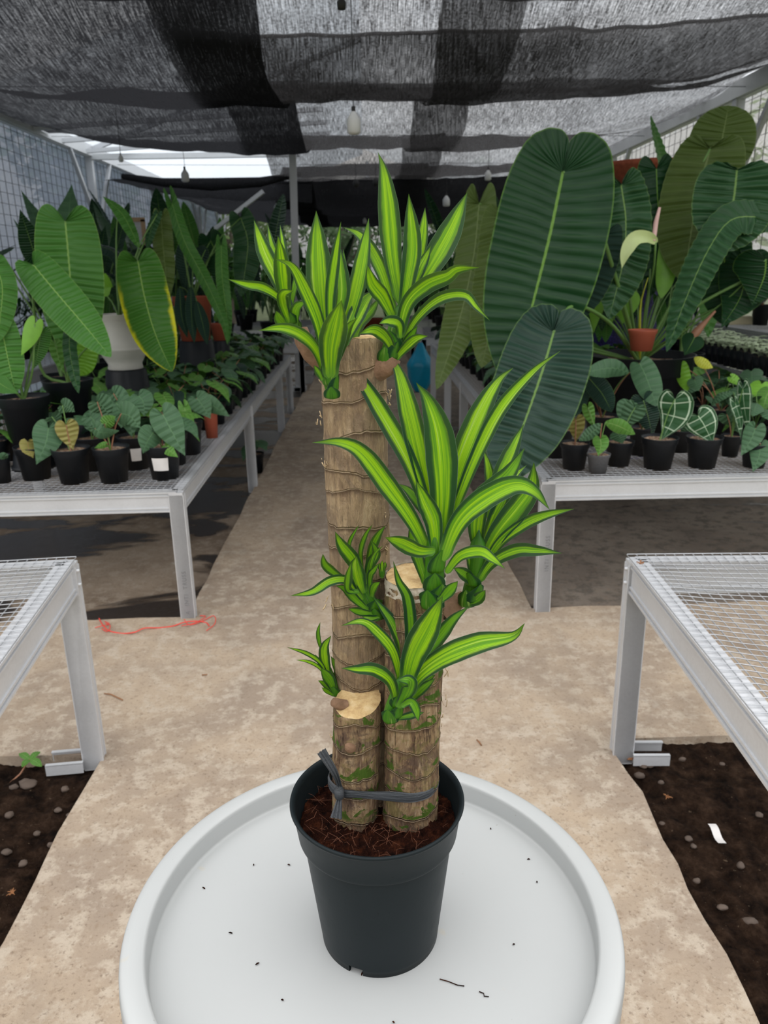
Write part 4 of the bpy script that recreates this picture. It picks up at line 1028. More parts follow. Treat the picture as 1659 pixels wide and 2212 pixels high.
t, sp, og = pot_thing(146, 820, 905, 3.98, 104, 'long_leaf_plant', 'plant whose two broad leaves cross in front of the left netting', M_BLACKPOT, ZBL, ped=(.85, 'upturned black pot beneath the plant with two broad crossing leaves'))
leafpx(t, [(141,478),(150,580),(158,680),(165,790)], (4.15, 4.1), 136, 'veitchii', M_AM, og, .0045, 28, 180, 8, 6, soilp=sp, prad=.008, pet=[(150,700,4.2),(135,560,4.3)])
leafpx(t, [(72,572),(120,630),(180,700),(240,772)], (3.85, 3.6), 92, 'veitchii', M_AM, og, .005, 26, 170, 8, -6, .12, soilp=sp, prad=.007, pet=[(90,800,3.95),(72,650,3.9)])
leafpx(t, [(152,708),(150,750),(158,800),(170,850)], (3.85, 3.75), 30, 'veitchii', M_AC, og, .004, 16, 100, 6, 12, soilp=sp)
leafpx(t, [(190,748),(182,790),(172,812)], (4.0, 4.0), 46, 'veitchii', M_LIME, og, .002, 12, 60, 6, soilp=sp)
leafpx(t, [(120,745),(128,780),(138,806)], (3.95, 3.95), 30, 'heart', M_SB, og, nu=28, ns=5, soilp=sp)
t, sp, og = pot_thing(258, 678, 797, 4.75, 102, 'white_pot_plant', 'plant in a cracked white bulbous pot with one yellow-edged hanging leaf', M_WPOT, ZBL, ped=(1.12, 'wide upturned black pot that carries the white pot'))
for c_ in list(t.children):
    if c_.name.startswith('pot'): D.objects.remove(c_)
hW = P(258, 678, 4.75).z-og.z; rW = px2m(102, P(258, 678, 4.75))/2
mb = MB(); mb.lathe([(0, .004), (rW*.70, 0), (rW*.74, .006), (rW*.70, hW*.10), (rW*.86, hW*.22), (rW*1.02, hW*.36), (rW*1.045, hW*.40), (rW*1.02, hW*.405), (rW*1.03, hW*.42), (rW*.96, hW*.50), (rW*.90, hW*.7), (rW*.92, hW*.92), (rW*.99, hW*.985), (rW*1.0, hW), (rW*.95, hW), (rW*.88, hW*.9)], 48); mb.build('pot', M_WPOT, t, (0,0,0))
leafpx(t, [(298,565),(312,640),(335,720),(372,803)], (4.5, 4.3), 106, 'veitchii', M_AMY, og, .004, 24, 170, 8, 4, .12, soilp=sp, prad=.008, pet=[(262,640,4.6),(285,560,4.6)])
leafpx(t, [(300,535),(285,500),(262,460),(222,424)], (4.7, 4.7), 34, 'oval', M_AM, og, .003, 18, 100, 6, 35, soilp=sp, pet=[(252,600,4.75),(255,470,4.75),(285,500,4.72)])
leafpx(t, [(232,640),(222,620),(228,590)], (4.8, 4.8), 40, 'oval', M_LIME, og, nu=28, ns=5, soilp=sp)
leafpx(t, [(348,470),(352,530),(358,590),(362,650)], (5.0, 4.95), 44, 'veitchii', M_AO, og, .004, 20, 110, 6, 10, soilp=sp, prad=.006)
leafpx(t, [(340,462),(325,500),(318,540)], (4.9, 4.85), 24, 'veitchii', M_AC, og, .004, 14, 90, 6, 30, soilp=sp)
t, sp, og = pot_thing(415, 640, 735, 6.0, 86, 'terracotta_pot_plant', 'plant with very long narrow green leaves in a tall terracotta-coloured pot on the left bench', M_TERRA, ZBL, ped=(1.1, 'upturned black pot holding up the terracotta pot, left bench'))
leafpx(t, [(372,440),(398,520),(440,600),(482,690),(492,745)], (5.8, 5.75, 5.7, 5.6, 5.5), 32, 'veitchii', M_AM, og, .004, 30, 180, 6, 20, soilp=sp, prad=.007, pet=[(400,560,6.0),(385,470,6.0)])
leafpx(t, [(478,530),(480,600),(490,680),(495,740)], (5.7, 5.6), 28, 'veitchii', M_AM, og, .004, 24, 120, 6, 10, soilp=sp)
leafpx(t, [(388,620),(392,680),(405,730)], (5.8, 5.75), 26, 'oval', M_AG, og, nu=30, ns=5, soilp=sp)
leafpx(t, [(412,618),(414,690),(420,742)], (5.75, 5.7), 26, 'oval', M_AG, og, nu=30, ns=5, soilp=sp)
leafpx(t, [(425,650),(438,700),(448,745)], (5.7, 5.7), 28, 'oval', M_AG, og, nu=30, ns=5, soilp=sp)
leafpx(t, [(520,470),(535,520),(530,580),(520,640)], (6.4, 6.3), 60, 'veitchii', M_AC, og, .006, 20, 120, 6, 0, soilp=sp, prad=.006)
leafpx(t, [(420,540),(405,580),(400,620)], (6.2, 6.2), 70, 'heart', M_AG, og, nu=30, ns=5, soilp=sp)
leafpx(t, [(455,520),(470,560),(465,620)], (6.3, 6.3), 60, 'heart', M_AD, og, nu=30, ns=5, soilp=sp)
t, sp, og = pot_thing(475, 698, 735, 6.6, 44, 'terracotta_pot_plant', 'small terracotta-coloured pot just right of the tall terracotta one', M_TERRA, ZBL, ped=(1.0, 'upturned black pot below the small terracotta pot'))
for q in (((470,690),(462,675)), ((480,690),(488,672))): leafpx(t, list(q), (6.6, 6.6), 14, 'heart', M_SB, og, nu=16, ns=3, soilp=sp)

# ---- small front-row pots, traced one by one
def small(cx, y_rim, Y, w, h_px, bz, label, leaves, mat=M_BLACKPOT, name='heart_leaf_seedling', sticker=None, group=None):
    top = P(cx, y_rim, Y); r = px2m(w, top)/2; h = px2m(h_px, top)*1.0
    z0 = bz+.008; t = thing(name, (top.x, Y, z0), label, 'potted plant', group); p = add_pot(t, r, h, mat, 30); og = Vector((top.x, Y, z0)); sp = og+Vector((0, 0, h*.88))
    for lf in leaves:
        pts, w_, m_ = lf[:3]; dy = lf[3] if len(lf) > 3 else -.06; kd = lf[4] if len(lf) > 4 else 'heart'; ro = lf[5] if len(lf) > 5 else R.uniform(-15, 15)
        leafpx(t, pts, (Y+dy*.5, Y+dy), w_, kd, m_, og, .0015, 9, 60, 6, ro, .2, soilp=sp, prad=.0028, petm=M_PETR if R.random() < .5 and m_ is not M_CRY else M_PET, wave=.02)
    if sticker:
        mb = MB(); V = []
        for i in range(7):
            for j in range(5):
                a = math.radians(-90+sticker[0]+(i/6-.5)*sticker[1]); zz = h*(.30+.38*j/4); rr = r*(.72+.18*zz/(h*.78))+.0008
                V.append((rr*math.cos(a), rr*math.sin(a), zz))
        mb.quadgrid(V, 7, 5); mb.build('sticker', M_PAPER, p, (0,0,0))
    return t
FY = 3.45
small(72, 978, 3.50, 78, 72, ZBL, 'seedling with one large dark heart leaf hanging over its pot, far left', [
  ([(105,925),(98,960),(78,1004)], 62, M_SM, -.14), ([(60,955),(62,970),(72,990)], 34, M_SR, -.10)])
small(154, 983, 3.42, 80, 76, ZBL, 'front-row seedling with a reddish young heart leaf standing up', [
  ([(143,918),(148,940),(158,972)], 48, M_SR, .0, 'heart', 0), ([(135,875),(148,880),(162,890)], 34, M_SM, .05), ([(112,900),(118,905),(125,915)], 40, M_SM, .05)])
small(241, 983, 3.42, 78, 76, ZBL, 'front-row seedling with slate-green leaves, second pot from the front corner', [
  ([(262,893),(282,900),(303,925)], 56, M_SM, -.02, 'heart', 20), ([(205,925),(222,935),(258,930)], 34, M_SM, -.04, 'heart', 30), ([(228,915),(240,905),(250,900)], 30, M_SB, -.05), ([(228,960),(215,964),(203,968)], 14, M_SB, -.08), ([(210,868),(225,882),(240,905)], 50, M_SM, .06)])
small(352, 978, 3.46, 78, 74, ZBL, 'corner seedling, left bench, with two big veined leaves and a pale sticker on its pot', [
  ([(352,895),(370,930),(400,985)], 66, M_SM, -.08, 'heart', 5), ([(330,935),(318,955),(308,980)], 54, M_SM, -.10, 'heart', -20), ([(358,965),(368,975),(385,988)], 26, M_SB, -.12)], sticker=(0, 60))
small(2, 998, 3.44, 40, 60, ZBL, 'small black pot half cut off by the left edge', [([(10,990),(5,985),(-5,990)], 20, M_SM)])
small(200, 960, 3.66, 74, 72, ZBL, 'second-row seedling behind the reddish-leafed one', [
  ([(195,900),(210,915),(240,940)], 50, M_SM), ([(252,870),(262,895),(262,925)], 66, M_SM, -.1)])
small(290, 960, 3.66, 74, 72, ZBL, 'second-row seedling with broad overlapping slate leaves', [
  ([(268,880),(280,905),(285,945)], 56, M_SM), ([(300,855),(310,870),(312,900)], 50, M_SM), ([(245,850),(262,862),(272,885)], 44, M_SM, .03)], sticker=(20, 40))
small(405, 950, 3.95, 70, 70, ZBL, 'seedling at the bench edge with a folded pale-green drooping leaf', [
  ([(398,880),(410,915),(432,955)], 26, M_SB, -.1), ([(425,860),(440,880),(455,905)], 48, M_SM, -.05), ([(440,868),(465,880),(497,900)], 40, M_SM, -.02, 'heart', 20)])
t = small(455, 905, 4.35, 34, 75, ZBL, 'narrow orange-red pot at the bench edge among black pots', [([(450,870),(458,880),(470,895)], 20, M_SM)], mat=M_TERRA)
# right bench front row
small(1242, 962, 3.38, 64, 58, ZBR, 'seedling with a bronze-green heart leaf and pale root base, near the right bench corner', [
  ([(1244,906),(1245,925),(1244,955)], 38, M_SR, .02, 'heart', 0)], name='heart_leaf_seedling')
small(1293, 986, 3.30, 50, 42, ZBR, 'small faded grey pot with bright green leaves at the front of the right bench', [
  ([(1297,948),(1298,962),(1292,985)], 34, M_SB, -.06, 'heart', 0), ([(1270,880),(1275,900),(1285,925)], 26, M_SB, .03), ([(1300,915),(1278,935),(1250,952)], 28, M_SM, .0, 'oval'), ([(1308,912),(1335,920),(1372,938)], 32, M_SB, .0, 'oval')], mat=M_GREYPOT)
small(1338, 965, 3.42, 62, 54, ZBR, 'black pot with rounded grey-green leaves behind the faded grey pot', [
  ([(1335,935),(1340,945),(1345,958)], 40, M_SM, -.02), ([(1372,880),(1360,905),(1355,930)], 50, M_SM, .05)])
small(1425, 952, 3.36, 78, 68, ZBR, 'black pot with one large white-veined dark leaf twisted upright, right bench', [
  ([(1458,862),(1455,900),(1430,950)], 74, M_CRY, .0, 'heart', 12)], name='crystal_leaf_plant')
small(1521, 955, 3.36, 76, 66, ZBR, 'black pot with a heart-shaped dark leaf with bright white veins, right of the twisted one', [
  ([(1508,898),(1522,920),(1540,958)], 68, M_CRY, -.06, 'heart', -5)], name='crystal_leaf_plant')
small(1578, 965, 3.55, 44, 46, ZBR, 'smaller pot with a pair of folded white-veined leaves, third from the right edge', [
  ([(1605,840),(1608,880),(1618,940)], 34, M_CRY, -.05, 'heart', 30), ([(1588,870),(1598,905),(1600,950)], 26, M_CRY, -.05, 'heart', -40), ([(1570,895),(1585,910),(1595,935)], 40, M_SM, .04)], name='crystal_leaf_plant')
small(1632, 970, 3.34, 60, 52, ZBR, 'black pot at the right edge with two pale-veined heart leaves hanging low', [
  ([(1642,962),(1640,985),(1626,1020)], 42, M_SM, -.1, 'heart', 0), ([(1632,925),(1622,950),(1600,985)], 44, M_SM, -.06, 'heart', 10)])
small(1385, 950, 3.62, 54, 60, ZBR, 'pot with a drooping blue-green leaf behind the twisted white-veined one', [
  ([(1390,865),(1400,900),(1410,945)], 60, M_AG, -.06, 'heart', 0), ([(1360,875),(1352,895),(1345,920)], 50, M_SM)])
small(1470, 960, 3.66, 46, 48, ZBR, 'small black pot between the two white-veined plants, set back', [([(1478,940),(1482,925),(1488,915)], 20, M_SM)])
small(1205, 940, 3.62, 70, 62, ZBR, 'black pot at the left corner of the right bench, under the hanging giant leaf', [([(1225,900),(1220,920),(1212,935)], 26, M_SB)])
small(1300, 905, 3.85, 70, 66, ZBR, 'plant with long blue-green leaves and one broad horizontal leaf in front of the black tub', [
  ([(1358,805),(1320,795),(1258,806)], 40, M_SM, -.3, 'oval', 0), ([(1382,785),(1398,820),(1418,878)], 56, M_SM, -.3, 'veitchii', 0), ([(1275,820),(1300,850),(1322,890)], 48, M_AG, -.2, 'veitchii', 10), ([(1262,840),(1250,870),(1240,900)], 34, M_AG, -.1, 'veitchii')], name='blue_green_seedling')
small(1555, 905, 4.0, 60, 60, ZBR, 'lime-leafed plant right of the black tub on the right bench', [
  ([(1470,788),(1478,820),(1485,845)], 30, M_LIME, .0, 'veitchii'), ([(1500,772),(1520,785),(1540,795)], 22, M_YEL, -.1, 'oval'), ([(1580,815),(1590,822),(1602,835)], 20, M_LIME), ([(1500,820),(1505,832),(1510,845)], 34, M_SM), ([(1645,830),(1640,848),(1635,865)], 44, M_LIME, -.2)])

# ---- rows of look-alike seedlings, copied with their parts
def proto(variant, seed):
    rr = random.Random(seed); t = thing('heart_leaf_seedling', (0, 0, -5), 'seedling', 'potted plant'); r, h = .068, .145
    add_pot(t, r, h, M_BLACKPOT, 20); mb = MB(); cnt = rr.choice((4, 5, 5)); a0 = rr.uniform(0, 6.28); st = []
    for i in range(cnt):
        a = a0+i*6.283/cnt+rr.uniform(-.4, .4); out = rr.uniform(.03, .09); hh = rr.uniform(.05, .16)+h
        j = Vector((math.cos(a)*out, math.sin(a)*out, hh)); L = rr.uniform(.14, .20); dn = rr.uniform(.35, 1.1); dr = Vector((math.cos(a), math.sin(a), 0))
        c1 = j + dr*L*.45 + Vector((0, 0, -L*.20*dn)); c2 = j + dr*L*.72 + Vector((0, 0, -L*.68*dn))
        mb.tube(catmull([Vector((0, 0, h*.88)), Vector((dr.x*out*.4, dr.y*out*.4, hh*.85)), j], 8)[0], .0025, 4)
        b = MB(); blade(b, [j, c1, c2], L*rr.uniform(.52, .68), 'heart' if variant == 0 else 'oval' if variant == 2 else 'veitchii', face=(dr.x*.6, dr.y*.6, 1), nu=30, ns=4, ripple=.001, k=9, roll=rr.uniform(-20, 20))
        b.build('leaf', rr.choice((M_SM, M_SM, M_SB)) if variant != 1 else rr.choice((M_AG, M_SM)), t, (0,0,0))
    mb.build('stems', M_PET if rr.random() < .6 else M_PETR, t, (0,0,0)); return t
protos = [proto(0, s) for s in (1, 2, 3, 4, 5)] + [proto(1, 6), proto(2, 7)]
used = set()
def place(x, y, z, label, group, sc=1.0, only=None):
    i = R.choice(only or range(len(protos))); rz = R.uniform(0, 6.28); s_ = sc*R.uniform(.92, 1.08)
    if i not in used:
        used.add(i); o = protos[i]; o.location = (x, y, z); o.rotation_euler = (0, 0, rz); o.scale = (s_,)*3; o['label'] = label; o['group'] = group; return o
    return copy_tree(protos[i], (x, y, z), rz, s_, label, group)
BLK = [(o.location.x, o.location.y) for o in S.objects if o.type in ('EMPTY', 'MESH') and o.parent is None and o.get('category') in ('potted plant', 'pot')]
def free(x, y, d=.135): return all((x-a)**2+(y-b)**2 > (d if abs(b-4.25) > .01 or a < 0 else .36)**2 for a, b in BLK)
BAND = ['near end', 'middle', 'far end']
for j in range(28):
    y = 3.72+j*.176
    if y > 8.75: break
    for i in range(6):
        x = -.955-i*.172-(j % 2)*.02 + R.uniform(-.01, .01)
        if i == 5 and j > 10: continue
        if free(x, y) :
            k_ = min(2, int((y-3.6)/1.75))
            ed = i == 0
            place(x, y, ZBL+.008, ('heart-leafed seedling in a black pot on the aisle edge of the left bench, ' if ed else 'heart-leafed seedling in a black pot, inner rows of left bench, ') + BAND[k_], ('aisle-edge' if ed else 'inner')+' seedlings of the left bench, '+BAND[k_])
for j in range(26):
    y = 3.95+j*.20
    for i in range(6):
        x = .95+i*.2+R.uniform(-.015, .015)
        if x > 1.7 and y < 4.7: continue
        if i > 3 and j > 12: continue
        if free(x, y, .15) and not (abs(x-1.47) < .42 and abs(y-4.25) < .42):
            place(x, y, ZBR+.008, 'dark-leafed seedling in a black pot on the right bench, behind the giant leaves, '+BAND[min(2, int((y-3.9)/1.8))], 'rear seedlings of the right bench, '+BAND[min(2, int((y-3.9)/1.8))], 1.0)
for j in range(6):
    for i in range(4):
        x = 1.86+i*.17; y = 3.62+j*.2
        if i < 3 and free(x, y, .14): place(x, y, ZBR+.008, 'seedling in a black pot between the black tub and the narrow seedling bench', 'seedlings right of the black tub', .95)
# pot on the floor under the left bench
place(G(560, 980, 0).x, 6.15, -.045, 'single black-potted seedling standing on the floor under the left bench', None, 1.15, [0]).pop('group', None) if False else None
o = copy_tree(protos[0], (-.93, 6.1, -.045), .5, 1.1, 'single seedling in a black pot standing on the floor under the left bench edge'); del o['group']

# tiny pots packed on the narrow right bench
tp = thing('tiny_seedling', (0, 0, -5), 'tiny pale-green seedling in a small black pot packed on the narrow right bench', 'potted plant', 'tiny seedlings on the narrow bench')
mb = MB(); mb.lathe([(0, 0), (.036, 0), (.046, .105), (.044, .105), (.040, .09), (0, .095)], 12); mb.build('pot', M_BLACKPOT, tp, (0,0,0))
mb = MB(); 
for i in range(9):
    a = i*2.4; r_ = .012+.030*(i/9)**.5; z_ = .125+.04*R.random(); d = Vector((math.cos(a), math.sin(a), 0)); j = d*r_*.6+Vector((0, 0, z_))
    blade(mb, [j, j+d*.02+Vector((0, 0, .002)), j+d*.042-Vector((0, 0, .008))], .034, 'heart', face=(d.x*.2, d.y*.2, 1), nu=12, ns=3); mb.tube([(0, 0, .09), j], .001, 3)
M_TINY = simple('pale_seedling_leaf', (.48, .60, .36), .45, 0, .35, 40); mb.build('leaves', M_TINY, tp, (0,0,0))
mb = MB(); mb.lathe([(0, .097), (.042, .098)], 12); mb.build('bark_mulch', simple('bark_mulch', (.46, .24, .11), .9, 0, .4, 90), tp, (0,0,0))
first = True
for j in range(44):
    for i in range(4):
        x, y = 2.60+i*.10+R.uniform(-.004, .004), 3.75+j*.105
        if first: tp.location = (x, y, .806); first = False
        else: copy_tree(tp, (x, y, .806), R.uniform(0, 6.28), R.uniform(1.0, 1.22))
# pots with pale leaves and a cream tray on the highest right bench
for i, (x, y) in enumerate(((3.3, 6.1), (3.32, 6.6), (3.3, 7.6), (3.3, 8.4))):
    place(x, y, 1.008, 'black-potted plant standing on the highest bench by the right netting', 'plants on the highest right bench', 1.25)
mb = MB(); mb.box((3.22, 6.9, 1.04), (.22, .34, .07)); tag(mb.build('cream_tray', simple('cream_plastic', (.62, .56, .38), .6), smooth=False, bevel=.006), 'cream box on the highest bench by the right netting', 'box')

# ---- tall anthuriums filling the background, copies of three kinds
def tall_proto(seed, kind):
    rr = random.Random(seed); t = thing('tall_anthurium', (0, 0, -8), 'plant', 'potted plant'); add_pot(t, .13, .24, M_BLACKPOT, 20, soil='soil')
    st = MB(); n_ = 7
    for i in range(n_):
        a = i*6.283/n_+rr.uniform(-.4, .4); dr = Vector((math.cos(a), math.sin(a), 0)); hh = rr.uniform(.45, .95)+.2; out = rr.uniform(.10, .32)
        j = dr*out+Vector((0, 0, hh)); L = rr.uniform(.38, .70) if kind else rr.uniform(.28, .42)
        pts = [j, j+dr*L*.28+Vector((0, 0, -L*.12)), j+dr*L*.42+Vector((0, 0, -L*.52)), j+dr*L*.46+Vector((0, 0, -L*.92))] if rr.random() < .65 else [j, j+dr*L*.2+Vector((0, 0, L*.45)), j+dr*L*.38+Vector((0, 0, L*.85))]
        st.tube(catmull([Vector((0, 0, .2)), Vector((dr.x*out*.3, dr.y*out*.3, hh*.6)), j], 9)[0], .006, 5)
        b = MB(); blade(b, pts, L*(.28 if kind else .5), 'veitchii' if kind else 'heart', face=(dr.x, dr.y, .5), nu=70, ns=4, ripple=.005 if kind else .002, k=18, roll=rr.uniform(-25, 25))
        b.build('leaf', rr.choice((M_AM, M_AD, M_AG, M_AC) if kind else (M_AD, M_AG, M_SM)), t, (0,0,0))
    st.build('leaf_stalks', M_PET, t, (0,0,0)); return t
TP = [tall_proto(11, 1), tall_proto(12, 1), tall_proto(13, 0), tall_proto(14, 1)]
tu = set()
def tplace(x, y, z, sc, label, group):
    i = R.randrange(4); rz = R.uniform(0, 6.28)
    if i not in tu:
        tu.add(i); o = TP[i]; o.location = (x, y, z); o.rotation_euler = (0, 0, rz); o.scale = (sc,)*3; o['label'] = label; o['group'] = group; return
    copy_tree(TP[i], (x, y, z), rz, sc, label, group)
for y in (5.35, 6.2, 6.7, 7.3, 7.9, 8.5): 
    tplace(-2.15+R.uniform(-.08, .08), y, ZBL+.01, R.uniform(.9, 1.15), 'tall long-leafed plant at the back of the left bench, behind the seedlings', 'tall plants at the back of the left bench')
for y in (7.2, 8.0, 8.6): tplace(-1.75+R.uniform(-.1, .1), y, ZBL+.01, R.uniform(.85, 1.05), 'tall long-leafed plant at the back of the left bench, behind the seedlings', 'tall plants at the back of the left bench')
for y in (5.4, 6.1, 6.9, 7.7, 8.6, 9.4): tplace(2.1+R.uniform(-.15, .1), y, ZBR+.01, R.uniform(.95, 1.2), 'tall dark-leafed plant at the back of the right bench, behind the black tub', 'tall plants at the back of the right bench')
for y in (6.0, 6.9, 7.9, 9.0): tplace(1.45+R.uniform(-.2, .1), y, ZBR+.01, R.uniform(.8, .95), 'tall dark-leafed plant at the back of the right bench, behind the black tub', 'tall plants at the back of the right bench')
for y in (10.5, 11.3, 12.2, 13.1, 14.2, 15.2):
    for x in (-2.1, -1.3): tplace(x+R.uniform(-.12, .12), y, .61, R.uniform(.9, 1.2), 'large-leafed plant on the distant left bench', 'plants on the distant left bench')
    for x in (1.2, 1.95): tplace(x+R.uniform(-.12, .12), y+.5, .63, R.uniform(.9, 1.2), 'large-leafed plant on the distant right bench', 'plants on the distant right bench')
for i in range(9): tplace(-2.9+i*.72, 18.5+R.uniform(-.6, .6), -.04, R.uniform(1.15, 1.5), 'large-leafed plant closing the far end of the aisle', 'plants at the far end')
for y in (8.6, 9.5, 10.4): tplace(-3.0, y, .81, R.uniform(.9, 1.1), 'large-leafed plant on the raised bench by the left netting', 'plants on the raised left bench')
# glossy dark bushy plants at far left
def bushy(loc, label, n_=90):
    t = thing('glossy_bush', loc, label, 'potted plant', 'glossy bushes by the left netting'); add_pot(t, .14, .20, M_BLACKPOT, 20, soil='soil'); mb = MB()
    for i in range(n_):
        a = R.uniform(0, 6.28); e = R.uniform(.1, 1.5); rr = R.uniform(.12, .30); d = Vector((math.cos(a)*math.cos(e), math.sin(a)*math.cos(e), math.sin(e)*.9))
        j = d*rr+Vector((0, 0, .24)); dd = (d+Vector((0, 0, .2))).normalized(); strap(mb, [j, j+dd*.08, j+dd*.13-Vector((0, 0, .03))], .035, face=(d.x*.3, d.y*.3, 1), nu=6, ns=2, fold=.3)
    mb.build('foliage', M_GLOSS, t, (0,0,0)); return t
M_GLOSS = simple('glossy_dark_leaf', (.014, .07, .018), .22, 0, .5, 9)
for y in (4.6, 5.2, 5.8, 6.4, 7.0, 7.7): bushy((-3.05+R.uniform(-.1, .1), y, .81), 'glossy dark-green bushy plant on the raised bench against the left netting')

# ================================================================== HANGING LAMPS
def lamp(p, s_, top, label, body=.12):
    t = thing('hanging_lamp', p, label, 'lamp', None); mb = MB()
    r = .040*s_; h = body*s_; mb.lathe([(0, -h*.02), (r*.7, 0), (r, h*.10), (r*1.02, h*.55), (r*.95, h*.68), (r*.45, h*.92), (r*.30, h), (0, h)], 28); mb.build('bulb', M_BULB, t, (0,0,0))
    mb = MB(); mb.lathe([(0, h), (r*.28, h), (r*.28, h*1.22), (0, h*1.22)], 14); mb.build('socket', M_CORD, t, (0,0,0))
    mb = MB(); mb.tube([(0, 0, h*1.2), (.004, 0, (top-p[2])*.5), (0, 0, top-p[2])], .003, 5); mb.build('cord', M_CORD, t, (0,0,0))
for (x, y, Y, s_, lb) in ((765, 290, 5.2, 1.05, 'large white bottle-shaped lamp hanging over the aisle, nearest of the hanging lamps'), (401, 393, 9.6, 1.1, 'white hanging lamp in front of the bare roof sheets at upper left'),
     (1054, 390, 9.3, .9, 'white hanging lamp left of the tallest giant leaf'), (599, 461, 13.2, 1.25, 'white hanging lamp beside the middle post'), (964, 446, 12.2, 1.25, 'white hanging lamp above the tip of the topmost striped shoot at right'),
     (262, 350, 8.2, .55, 'small white lamp close to the left eave beam'), (788, 483, 16, .9, 'tiny white lamp far down the aisle')):
    p = P(x, y, Y); lamp(p, s_, sag(p.x, Y)+.05, lb)
mb = MB(); p = P(738, 20, 4.4); mb.lathe([(0, 0), (.02, .0), (.024, .03), (.012, .045), (.012, .10), (.018, .11), (.018, .14), (0, .14)], 16, p); tag(mb.build('cable_clip', M_CORD), 'black clip and socket at the very top of the picture above the nearest lamp', 'clip')
for (x, y) in ((769, 405), (812, 403)):
    p = P(x, y, 11.2); mb = MB(); mb.lathe([(0, 0), (.035, .01), (.045, .06), (.02, .10), (0, .10)], 12, p); mb.tube([p+Vector((0, 0, .1)), Vector((p.x, p.y, sag(p.x, p.y)+.03))], .004, 5)
    tag(mb.build('black_spotlight', M_CORD), 'small black spotlight hanging far back over the aisle, ' + ('left' if x < 800 else 'right') + ' one of the pair', 'lamp')

# ================================================================== BACKGROUND THINGS
p = P(1388, 418, 6.6); bt = thing('wrapped_stand', (p.x, 6.6, -.05), 'purple-blue glittering wrapped column behind the giant leaves', 'stand'); mb = MB(); mb.lathe([(0, 0), (.34, 0), (.33, 1.0), (.335, p.z+.05), (0, p.z+.05)], 40); mb.build('column', M_PURPLE, bt, (0,0,0))
mb = MB(); mb.lathe([(0, 0), (.27, 0), (.36, .17), (.375, .18), (.38, .215), (.36, .215), (.33, .18), (0, .17)], 40); o = mb.build('terracotta_bowl', M_TERRAOLD); o.location = (p.x, 6.6, p.z+.002)
tag(o, 'large weathered terracotta pot on top of the purple column', 'pot')
t = thing('board', (-3.70, 9.6, 1.2), 'white board with a pale wooden frame leaning by the left netting', 'board'); a = P(252, 478, 9.3); b = P(322, 600, 9.3)
mb = MB(); cx, cz = (a.x+b.x)/2, (a.z+b.z)/2; w_, h_ = abs(b.x-a.x), abs(a.z-b.z)*1.3; mb.box((cx, 9.3, cz-h_*.1), (w_, .02, h_)); o = mb.build('panel', M_BOARD, t, (-3.70, 9.6, 1.2), smooth=False)
mb = MB(); mb.box((cx, 9.285, cz-h_*.1+h_/2), (w_+.04, .04, .045)); mb.box((cx-w_/2, 9.285, cz-h_*.1), (.04, .04, h_)); mb.box((cx+w_/2, 9.285, cz-h_*.1), (.04, .04, h_)); mb.build('frame', M_WOOD, t, (-3.70, 9.6, 1.2), smooth=False)
# blue sack and red basin down the aisle
mb = MB(); q = P(908, 765, 10.0); V = []
for i in range(22):
    for k in range(33):
        a_ = 2*math.pi*(k % 32)/32; f = i/21; r_ = .17*(math.sin(min(1, f*1.25+.12)*math.pi*.62))**.6*(1-.82*max(0, f-.55)/.45)
        r_ *= 1+.16*noise.noise(Vector((math.cos(a_)*2, math.sin(a_)*2, f*4))); V.append((q.x+r_*math.cos(a_), 10.0+r_*math.sin(a_)*.8, .0+f*.62))
mb.quadgrid(V, 22, 33); tag(mb.build('blue_sack', M_BLUE), 'bright blue sack standing on the path far behind the canes', 'sack')
mb = MB(); q = P(800, 700, 15.5); mb.lathe([(0, 0), (.22, 0), (.30, .2), (.31, .2), (.30, .21), (.21, .02), (0, .02)], 30, (q.x, 15.5, q.z-.1)); tag(mb.build('red_basin', M_TERRA), 'red basin far down the aisle just above the cut top of the tallest cane', 'basin')
mb = MB(); mb.box((q.x, 15.5, (q.z-.1)/2), (.5, .4, q.z-.1)); tag(mb.build('storage_crate', M_GREYPOT, smooth=False, bevel=.01), 'dark crate under the red basin at the far end', 'crate')

# ================================================================== GROUND DETAILS
mb = MB()
pts = [(214,1336),(222,1350),(235,1362),(262,1368),(290,1366),(312,1357),(345,1356),(375,1352),(398,1344),(425,1342),(445,1345),(452,1352)]
c, _ = catmull([G(x, y, .006+.006*math.sin(i*1.7)) for i, (x, y) in enumerate(pts)], 70); mb.tube(c, .0028, 5)
for pp in ([(205,1356),(220,1352),(236,1348),(226,1342)], [(398,1338),(410,1350),(440,1340),(460,1330),(466,1338),(462,1350),(446,1362)], [(392,1352),(420,1346),(444,1332),(432,1330)], [(228,1346),(238,1352),(232,1364),(220,1358)]):
    c, _ = catmull([G(x, y, .008+.004*math.sin(i*2)) for i, (x, y) in enumerate(pp)], 24); mb.tube(c, .002, 5)
tag(mb.build('red_string', M_RED), 'tangled strip of red string lying on the concrete by the left bench leg', 'string')
sd = G(66, 1662, -.03); t = thing('weed_seedling', sd, 'small four-leafed bright green weed growing in the left soil bed', 'plant')
cn = P(64, 1640, sd.y)
for (x, y, w) in ((40, 1628, 15), (88, 1624, 15), (48, 1662, 15), (92, 1664, 17)):
    mb = MB(); a_ = cn; b_ = P(x, y, sd.y+(.03 if y < 1640 else -.03)); b_.z = max(b_.z, .0); blade(mb, [a_, (a_+b_)/2+Vector((0, 0, .006)), b_], px2m(w, a_), 'oval', face=(0, -.4, 1), nu=20, ns=4); mb.build('leaf', M_SBW if 'M_SBW' in globals() else M_SB, t, sd)
mb = MB(); mb.tube([sd+Vector((-.05, -.08, -.01)), sd+Vector((-.02, -.03, .005)), cn], [.004, .003, .0025], 6); mb.build('stem', M_PETR, t, sd)
